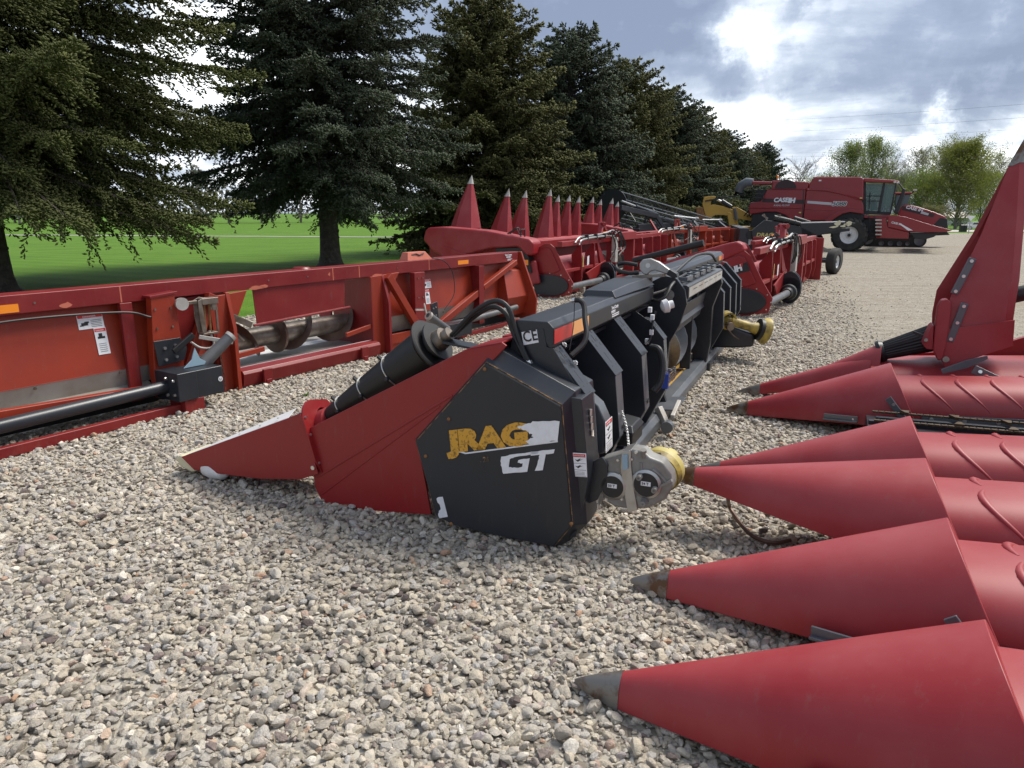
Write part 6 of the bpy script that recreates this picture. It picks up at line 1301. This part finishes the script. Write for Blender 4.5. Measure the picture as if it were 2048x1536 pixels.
def yellow_machine():
    F = Frame(11.2, 34.6, -12); R = F.root('backhoe', 'faded yellow backhoe with folded boom, dark bucket and two rear tyres near the spruces', 'backhoe')
    pr_(F, R, [(1408, 394), (1422, 392), (1432, 393), (1430, 398), (1423, 400), (1421, 410), (1430, 409), (1446, 412), (1462, 418), (1474, 424), (1468, 434), (1450, 430), (1430, 430), (1421, 436), (1413, 436), (1409, 425), (1405, 408)], .0, .22, 'yellow_paint', 'dipper_arm', .02)
    pr_(F, R, [(1454, 424), (1463, 426), (1470, 445), (1476, 469), (1463, 470), (1458, 448)], -.05, .12, 'yellow_paint', 'boom_post', .02); pr_(F, R, [(1466, 424), (1471, 424), (1480, 466), (1475, 468)], .25, .12, 'yellow_paint', 'boom_post', .02)
    pr_(F, R, [(1464, 415), (1474, 414), (1500, 429), (1526, 437), (1524, 446), (1500, 441), (1474, 437)], .05, .22, 'yellow_paint', 'main_boom', .02)
    pr_(F, R, [(1392, 415), (1405, 414), (1409, 428), (1413, 437), (1405, 446), (1396, 438)], -.2, .7, 'rust', 'bucket', .02)
    b = lambda u, v, c=.1: V3((F.b(u, v, c)[0], c, F.b(u, v, c)[2]))
    MB().cyl(b(1434, 399), b(1444, 403), .05, 10).build('cylinder_rod', 'zinc', R); MB().cyl(b(1443, 402), b(1462, 414), .11, 12).build('hydraulic_cylinder', 'black_paint', R)
    MB().cyl(b(1469, 417, -.1), b(1473, 440, -.1), .08, 10).build('hydraulic_cylinder', 'shaft_grey', R)
    MB().beam(b(1410, 402, -.05), b(1492, 388, -.05), .05, .06).build('grease_bar', 'ink', R)
    MB().box((-.2, .3, .55), (3.2, 1.5, 1.0)).box((.3, .4, 1.0), (1.6, 1.4, 1.3)).build('chassis', 'yellow_paint', R, .04)
    c1 = b(1466, 485, .1); c2 = b(1488, 484, .9)
    wheel(R, (c1.x, .1, .38), (.22, 1, 0), .38, .32, .19, 'cream'); wheel(R, (c2.x, .95, .38), (.22, 1, 0), .38, .32, .19, 'cream'); wheel(R, (3.1, .2, .38), (0, 1, 0), .38, .3, .19, 'cream'); wheel(R, (3.1, 1.5, .38), (0, 1, 0), .38, .3, .19, 'cream')
    h = MB(); rr = random.Random(5)
    for k in range(6): p = b(1488 + k * 6, 432 + k * 1.5, -.05); h.tube(bez([p, p + V3((.15, -.05, .18)), p + V3((.3, -.05, -.05))], 4), .025, 5)
    h.build('hose_loops', 'rubber', R)
yellow_machine()

def trailer():
    F = Frame(8.75, 19.8, 62); R = F.root('header_trailer', 'low header transport trailer with thick black tyres standing at the edge of the yard', 'trailer')
    wheel(R, (.0, -.10, .34), (.25, 1, 0), .34, .24, .17, 'white_trim'); wheel(R, (.75, -.08, .34), (.25, 1, 0), .34, .24, .17, 'white_trim'); wheel(R, (2.6, .55, .30), (.05, -1, 0), .30, .2, .18, 'white_trim')
    MB().box((-.05, .0, .30), (.05, 1.6, .40)).box((.70, .0, .30), (.80, 1.6, .40)).build('axle', 'black_paint', R, .01)
    MB().box((-1, .7, .42), (6, .82, .54)).build('main_beam', 'black_paint', R, .01)
    MB().beam((5.6, .7, .45), (7.2, .3, .15), .09, .09).build('drawbar', 'black_paint', R, .01)
trailer()

def combine():
    F = Frame(14.6, 31.4, -28); R = F.root('combine_harvester', 'big red combine harvester with dark stripe, parked side on at the far end', 'combine')
    q = .35; T = lambda pts, c, d, m, nm, bev=.03, par=None: pr_(F, R, pts, c, d, m, nm, bev, 'b', par)
    T([(1497, 415), (1501, 405), (1521, 403), (1535, 378), (1612, 377), (1605, 441), (1583, 441), (1572, 431), (1553, 424), (1530, 424), (1499, 429)], q, .10, 'combine_red', 'rear_shield')
    T([(1613, 377), (1650, 378), (1680, 385), (1722, 399), (1727, 410), (1727, 424), (1700, 421), (1680, 424), (1660, 436), (1650, 441), (1606, 441)], q - .02, .10, 'combine_red', 'front_shield')
    T([(1616, 379), (1620, 365), (1628, 353.5), (1723, 354), (1727, 358), (1727, 401), (1680, 388), (1650, 381)], q + .05, 2.3, 'combine_red', 'grain_tank', .05)
    T([(1543, 379), (1544, 361), (1618, 364), (1615, 379)], q + .06, 2.2, 'combine_red', 'engine_cover', .04)
    b = lambda u, v, c=q: V3((F.b(u, v, c)[0], c, F.b(u, v, c)[2]))
    c = b(1571, 372); MB().prism([c + V3((.46 * math.cos(t), .04, .40 * math.sin(t) - .12)) for t in [math.pi * k / 12 for k in range(13)]], (0, .05, 0)).build('rotary_screen', 'dark_stripe', R)
    T([(1503, 362), (1545, 363), (1545, 370), (1503, 370)], q + .2, .34, 'combine_red', 'unload_tube', .06)
    MB().tube([b(1506, 366, q + .35), b(1494, 365, q + .35), b(1482, 372, q + .35), b(1477, 384, q + .35)], [.20, .22, .22, .20], 14).build('unload_spout', 'hull_grey', R)
    T([(1505, 428), (1512, 380), (1612, 379), (1700, 390), (1727, 400), (1727, 440), (1700, 450), (1500, 455)], q + .12, 2.1, 'black_plastic', 'machine_body', .02)
    ld = MB()
    for u in (1508, 1518, 1528): ld.tube([b(u, 376, .1), b(u - 3, 404, .1)], .018, 6)
    for v in (380, 388, 396): ld.tube([b(1506, v, .1), b(1528, v, .1)], .015, 6)
    for u0, v0, u1, v1 in ((1560, 356, 1620, 358), (1545, 357, 1545, 363), (1585, 356, 1586, 363)): ld.tube([b(u0, v0, .6), b(u1, v1, .6)], .015, 6)
    ld.build('handrail', 'ink', R)
    MB().lathe([(0, .05), (.12, .05), (.14, .02)], b(1555, 357, 1.0), (0, 0, 1), 10).build('beacon', 'orange_reflector', R)
    # fender arch and dark wheel well
    arc = [(1648, 441), (1660, 432), (1678, 422.5), (1700, 418.5), (1722, 420), (1727, 424), (1727, 428), (1700, 424), (1684, 428), (1668, 438), (1662, 444)]
    T(arc, q - .15, .2, 'combine_red', 'fender', .02)
    # decals
    T([(1527, 397), (1611, 400), (1610, 408), (1524, 404)], q - .012, .006, 'dark_stripe', 'dark_stripe', 0); T([(1615, 401.5), (1664, 405), (1663, 410.5), (1614, 406.5)], q - .032, .006, 'silver_stripe', 'silver_stripe', 0)
    o = b(1547, 404, q - .014); text(R, 'CASE', o, (1, 0, 0), (0, 0, 1), .26, 'white_decal', 'brand_lettering', .12, .012, .004, 1.02); o = b(1576, 405, q - .014); text(R, 'IH', o, (1, 0, 0), (0, 0, 1), .27, 'white_decal', 'brand_lettering', .1, .02, .004, 1.1)
    o = b(1547, 412.5, q - .012); text(R, 'AXIAL-FLOW', o, (1, 0, 0), (0, 0, 1), .11, 'silver_stripe', 'series_lettering', .15, .002, .004, 1.05)
    o = b(1664, 411.5, q - .034); text(R, '5088', o, (1, 0, 0), (0, 0, 1), .25, 'white_decal', 'model_outline', .18, .022, .003, 1.12); text(R, '5088', o, (1, 0, 0), (0, 0, 1), .25, 'ink', 'model_lettering', .18, .004, .008, 1.12)
    T([(1606.5, 379), (1608, 379), (1605, 440), (1603.5, 440)], q - .024, .01, 'ink', 'panel_seam', 0)
    cr = MB(); cr.tube(bez([b(1613, 380, q - .03), b(1650, 382, q - .03), b(1685, 389, q - .03), b(1724, 402, q - .03)], 6), .022, 6).tube([b(1499, 416, q - .005), b(1605, 417, q - .005)], .018, 6).tube([b(1608, 418, q - .025), b(1668, 421, q - .025)], .016, 6).tube([b(1537, 379, q - .005), b(1612, 379, q - .005)], .02, 6); cr.build('body_crease', 'combine_red', R, 0, 60)
    for u, v, m_ in ((1640, 361, 'white_decal'), (1660, 437, 'white_decal'), (1722, 396, 'guard_yellow'), (1600, 425, 'guard_yellow'), (1790, 364, 'white_trim'), (1796, 365, 'white_trim')): p = b(u, v, .28); MB().box((p.x - .05, .26, p.z - .03), (p.x + .05, .30, p.z + .03)).build('small_label' if u < 1780 else 'roof_lamp', m_, R)
    lad = MB(); [lad.tube([b(u, 432, .2), b(u + 4, 480, .1)], .022, 6) for u in (1738, 1748)]; [lad.tube([b(1738 + k, 440 + k * 9, .18), b(1750 + k, 440 + k * 9, .18)], .02, 6) for k in range(5)]; lad.build('ladder', 'ink', R)
    # cab
    T([(1727, 356), (1790, 360), (1800, 362.5), (1796, 366), (1727, 364)], .55, 1.9, 'combine_red', 'cab_roof', .04)
    G = T([(1731, 367), (1792, 368), (1780, 428), (1732, 424)], .75, 1.5, 'glass_cab', 'cab_glass', .02)
    for pts in ([(1727, 364), (1732, 364), (1732, 428), (1727, 428)], [(1766, 366), (1771, 366), (1760, 426), (1754, 426)], [(1791, 366), (1794, 366), (1782, 428), (1779, 428)], [(1731, 421), (1782, 424), (1781, 430), (1731, 429)]): T(pts, .72, .05, 'ink', 'cab_frame', .005)
    T([(1741, 400), (1752, 398), (1755, 420), (1740, 422)], 1.3, .5, 'ink', 'driver_seat', .05); T([(1768, 372), (1777, 373), (1766, 420), (1760, 424), (1757, 416)], 1.0, .1, 'black_plastic', 'steering_column', .02)
    sr = MB(); sr.tube([b(1734, 392, .6), b(1762, 392, .6)], .02, 6).tube([b(1734, 402, .6), b(1760, 402, .6)], .02, 6).tube([b(1740, 385, .6), b(1738, 418, .6)], .02, 6); sr.build('door_rail', 'ink', R)
    T([(1806, 376), (1812, 378), (1797, 428), (1787, 426)], .4, .12, 'black_plastic', 'mirror', .03); MB().tube([b(1796, 364, .6), b(1808, 380, .5)], .03, 6).build('mirror_arm', 'ink', R)
    T([(1727, 430), (1782, 430), (1778, 440), (1727, 436)], .6, 1.8, 'combine_red', 'cab_base', .02)
    # feeder house and raised corn head
    T([(1715, 436), (1760, 438), (1775, 470), (1735, 482), (1700, 470)], .8, 1.3, 'ink', 'feeder_house', .03)
    for pts, c_, d_, m_, nm in (([(1755, 440), (1772, 436), (1776, 455), (1818, 465), (1817, 478), (1752, 476)], .0, .1, 'combine_red', 'head_end_sheet'), ([(1776, 432), (1786, 429.5), (1812, 434), (1860, 449), (1906, 461), (1890, 464), (1850, 465), (1815, 463), (1775, 454), (1776, 445)], -.05, .30, 'combine_red', 'head_divider')):
        T(pts, c_, d_, m_, nm, .02)
    T([(1797, 447), (1801, 447), (1826, 461), (1816, 461)], -.062, .006, 'white_decal', 'head_stripe', 0); o = b(1782, 446, -.062); text(R, 'CASE IH', o, (1, 0, -.25), (0, 0, 1), .11, 'white_decal', 'brand_lettering', .1, .003, .003, 1)
    T([(1752, 440), (1760, 438), (1762, 476), (1752, 476)], -.0, 5.2, 'combine_red', 'head_frame', .02); b5 = MB()
    for v in (440, 447, 454, 461, 469): p = b(1757, v, -.02); b5.box((p.x - .12, -.06, p.z - .03), (p.x + .12, -.0, p.z + .03))
    b5.build('frame_lugs', 'galv', R)
    for k in range(1, 7): MB().loft([[(V3(p) + V3((0, k * .76, 0))) for p in tp(F, [(1780, 436), (1800, 436), (1800, 466), (1780, 466)], 0, 1)[0]], [(V3(p) + V3((0, k * .76, 0))) for p in tp(F, [(1900, 460), (1903, 460), (1903, 463), (1900, 463)], 0, 1)[0]]]).build('row_divider', 'combine_red', R, .02)
    T([(1820, 466), (1880, 464), (1868, 474), (1850, 479), (1830, 477)], .1, 4.6, 'ink', 'head_underside', .02)
    # wheels
    wheel(R, (0, .05, .70), (0, 1, 0), .71, .55, .36, 'white_trim', 18); wheel(R, (.0, 2.5, .70), (0, 1, 0), .71, .55, .36, 'white_trim', 18)
    wheel(R, (-3.2, .4, .45), (0, 1, 0), .46, .35, .24, 'white_trim', 14); wheel(R, (-3.2, 2.3, .45), (0, 1, 0), .46, .35, .24, 'white_trim', 14)
    MB().box((-.1, .2, .6), (.1, 2.4, .85)).box((-3.3, .5, .4), (-3.1, 2.2, .55)).build('axle', 'ink', R)
combine()

def tracked():
    F = Frame(18.9, 35.7, -28); R = F.root('tracked_tractor', 'red tracked tractor partly hidden behind the combine, only its sloping hood and tracks showing', 'tractor')
    T = lambda pts, c, d, m, nm, bev=.03: pr_(F, R, pts, c, d, m, nm, bev)
    b = lambda u, v, c=.3: V3((F.b(u, v, c)[0], c, F.b(u, v, c)[2]))
    T([(1796, 428), (1804, 411), (1812, 409), (1835, 413), (1866, 423), (1891, 433), (1893, 436), (1893, 462), (1796, 466)], .2, 1.2, 'combine_red', 'hood', .06)
    T([(1862, 455), (1880, 436), (1894, 437), (1896, 456), (1880, 460)], .18, 1.24, 'ink', 'grille', .02)
    T([(1805, 412), (1870, 428), (1866, 435), (1804, 420)], .185, .01, 'dark_stripe', 'dark_stripe', 0); T([(1843, 422), (1858, 427), (1856, 431), (1841, 427)], .178, .005, 'silver_stripe', 'silver_stripe', 0)
    o = b(1811, 416.5, .176); text(R, 'CASE IH', o, (1, 0, -.24), (0, 0, 1), .21, 'white_decal', 'brand_lettering', .12, .008, .004, 1)
    T([(1788, 385), (1822, 384), (1826, 388), (1788, 389)], .3, 1.6, 'combine_red', 'cab_roof', .03); T([(1790, 389), (1822, 389), (1810, 428), (1790, 428)], .4, 1.4, 'glass_dark', 'cab_glass', .03)
    T([(1826, 379), (1834, 378), (1834, 382), (1826, 382)], .1, .1, 'galv', 'mirror', .01); MB().tube([b(1822, 388), b(1830, 380, .15)], .02, 6).build('mirror_arm', 'ink', R)
    T([(1760, 440), (1893, 462), (1900, 470), (1760, 476)], .5, .8, 'ink', 'chassis', .03)
    for yy in (0, 1.5):
        for x0 in (-1.25,):
            P = [(x0, .38, .36), (x0 + 2.45, .34, .33)]; n = 20; out = []
            for k in range(n): t = math.pi / 2 + math.pi * k / (n - 1); out.append((x0 + .36 * math.cos(t), .36 + .35 * math.sin(t)))
            for k in range(n): t = -math.pi / 2 + math.pi * k / (n - 1); out.append((x0 + 2.3 + .30 * math.cos(t), .31 + .30 * math.sin(t)))
            inn = [(x0 + 1.15 + (p[0] - x0 - 1.15) * .95, .32 + (p[1] - .32) * .84) for p in out]
            TR = MB().loft([[(p[0], yy, p[1]) for p in out], [(p[0], yy + .45, p[1]) for p in out], [(p[0], yy + .45, p[1]) for p in inn], [(p[0], yy, p[1]) for p in inn], [(p[0], yy, p[1]) for p in out]], cap=False).build('rubber_track', 'tyre', R); MB().prism([(p[0], yy + .12, p[1]) for p in inn], (0, .2, 0)).build('track_frame', 'ink', R)
            w = MB()
            for cx, cz, r in ((x0, .36, .27), (x0 + 2.3, .32, .24), (x0 + .65, .16, .12), (x0 + 1.05, .16, .12), (x0 + 1.45, .16, .12), (x0 + 1.8, .16, .10)): 
                MB().lathe([(0, .02), (.0, r * .5), (-.03, r), (.12, r), (.12, .02)], (cx, yy + .08, cz), (0, 1, 0), 20).build('track_wheel', 'shaft_grey', R)
tracked()

# ---------------------------------------------------------------- roadside things at the far right
def P3(u, v, Y): d = ray(u, v); return V3((0, 0, CAMH)) + d * (Y / d.y)
mat('sign_white', (.80, .80, .80), .4)
def yield_sign():
    p = P3(1937, 468, 58); o = bpy.data.objects.new('road_sign', None); o.location = (p.x, p.y, 0); link(o); tag(o, 'triangular road sign seen from behind on a thin pale post at the road', 'sign')
    w = 8.5 / FPX * 60; zt = P3(1937, 431.5, 58).z; zb = P3(1937, 442, 58).z
    MB().prism([(-w, 0, zt), (w, 0, zt), (0, 0, zb)], (0, -.01, 0)).build('sign_plate', 'sign_white', o, .002); MB().box((-.03, .0, 0), (.03, .04, zt - .05)).build('sign_post', 'galv', o)
yield_sign()
def house():
    p = P3(1914, 460, 98); o = bpy.data.objects.new('small_house', None); o.location = (p.x, p.y, 0); link(o); tag(o, 'small white house with a low grey roof beyond the road, left of the sign', 'house')
    MB().box((-1.2, 0, 0), (1.6, 4, 1.0)).build('wall', 'white_trim', o); MB().yz(-1.5, 1.9, [(-.4, .95), (2, 1.75), (4.4, .95)]).build('roof', 'sheet_grey', o); MB().box((-.2, -.02, .3), (.3, -.005, .7)).build('window', 'ink', o)
house()
def car(x, y, label, m, sx=1):
    o = bpy.data.objects.new('parked_car', None); o.location = (x, y, 0); link(o); tag(o, label, 'car')
    MB().xz(-.8, .8, [(-1.6 * sx, .3), (-1.6 * sx, .8), (-.9 * sx, .9), (-.6 * sx, 1.35), (.6 * sx, 1.35), (1.0 * sx, .9), (1.6 * sx, .75), (1.6 * sx, .3)]).build('body', m, o, .06); MB().xz(-.83, .83, [(-.75 * sx, .92), (-.5 * sx, 1.28), (.5 * sx, 1.28), (.8 * sx, .92)]).build('side_window', 'glass_dark', o)
    for xx in (-1, 1): wheel(o, (xx * sx, -.72, .3), (0, 1, 0), .3, .2, .18)
p = P3(1913, 459, 84); car(p.x, p.y, 'small dark parked car in front of the little house', 'glass_dark', .5)
p = P3(1946, 461, 72); car(p.x, p.y, 'white parked car behind the triangular sign', 'white_trim', 1.0)
for o_ in sc.objects:
    if o_.name.startswith('parked_car'): o_.scale = (.55, .55, .55)
for u, l in ((1922, 'left'), (1928.5, 'right')):
    p = P3(u, 463, 64); o = MB().box((p.x - .13, p.y - .15, 0), (p.x + .13, p.y + .15, .55)).loft([[(p.x - .15, p.y - .17, .55), (p.x + .15, p.y - .17, .55), (p.x + .15, p.y + .17, .55), (p.x - .15, p.y + .17, .55)], [(p.x - .12, p.y - .1, .62), (p.x + .12, p.y - .1, .62), (p.x + .12, p.y + .1, .62), (p.x - .12, p.y + .1, .62)]]).build('wheelie_bin', 'black_plastic', None, .01); tag(o, l + ' one of two dark bins standing left of the sign post', 'bin', 'dark bins by the road')
for i, (a, c) in enumerate([((1380, 247), (2090, 205)), ((1380, 269), (2090, 232)), ((1380, 288), (2090, 255)), ((1500, 306), (2090, 287)), ((1560, 312), (2090, 300))]):
    q0, q1 = P3(*a, 150), P3(*c, 85); o = MB().tube(catenary(q0, q1, .35, 24), .013 if i < 3 else .011, 4).build('power_line', 'hull_grey'); tag(o, ['topmost', 'second from the top', 'middle', 'second lowest', 'lowest'][i] + ' of five thin power lines crossing the sky on the right', 'wire', 'power lines crossing the sky')
place_tree(broadleaf(31, 3.2, 4, 'needles_olive', 9000, .09, .05, 40, .8), X(1862, 66), 66, 'bush', 'rounded dark bush just right of the tractor hood', 0, .8, 1.2, 'bush')
# small green weed growing in the gravel and scattered dead leaves
def weed():
    F_ = Frame(0, 0, 0); x, y, _ = F_.z(613, 795); m = MB(); r = random.Random(1)
    for k in range(16):
        a = r.uniform(0, 6.28); l = r.uniform(.02, .05); d = V3((math.cos(a), math.sin(a), r.uniform(.3, 1.2))).normalized(); s = d.cross(V3((0, 0, 1))).normalized() * .008; p = V3((x, y, .015)); m.add([p, p + d * l * .6 + s, p + d * l, p + d * l * .6 - s], [(0, 1, 2, 3)])
    o = m.build('weed', 'lawn'); tag(o, 'tiny green weed sprouting between the stones left of the black corn head', 'plant')
weed()
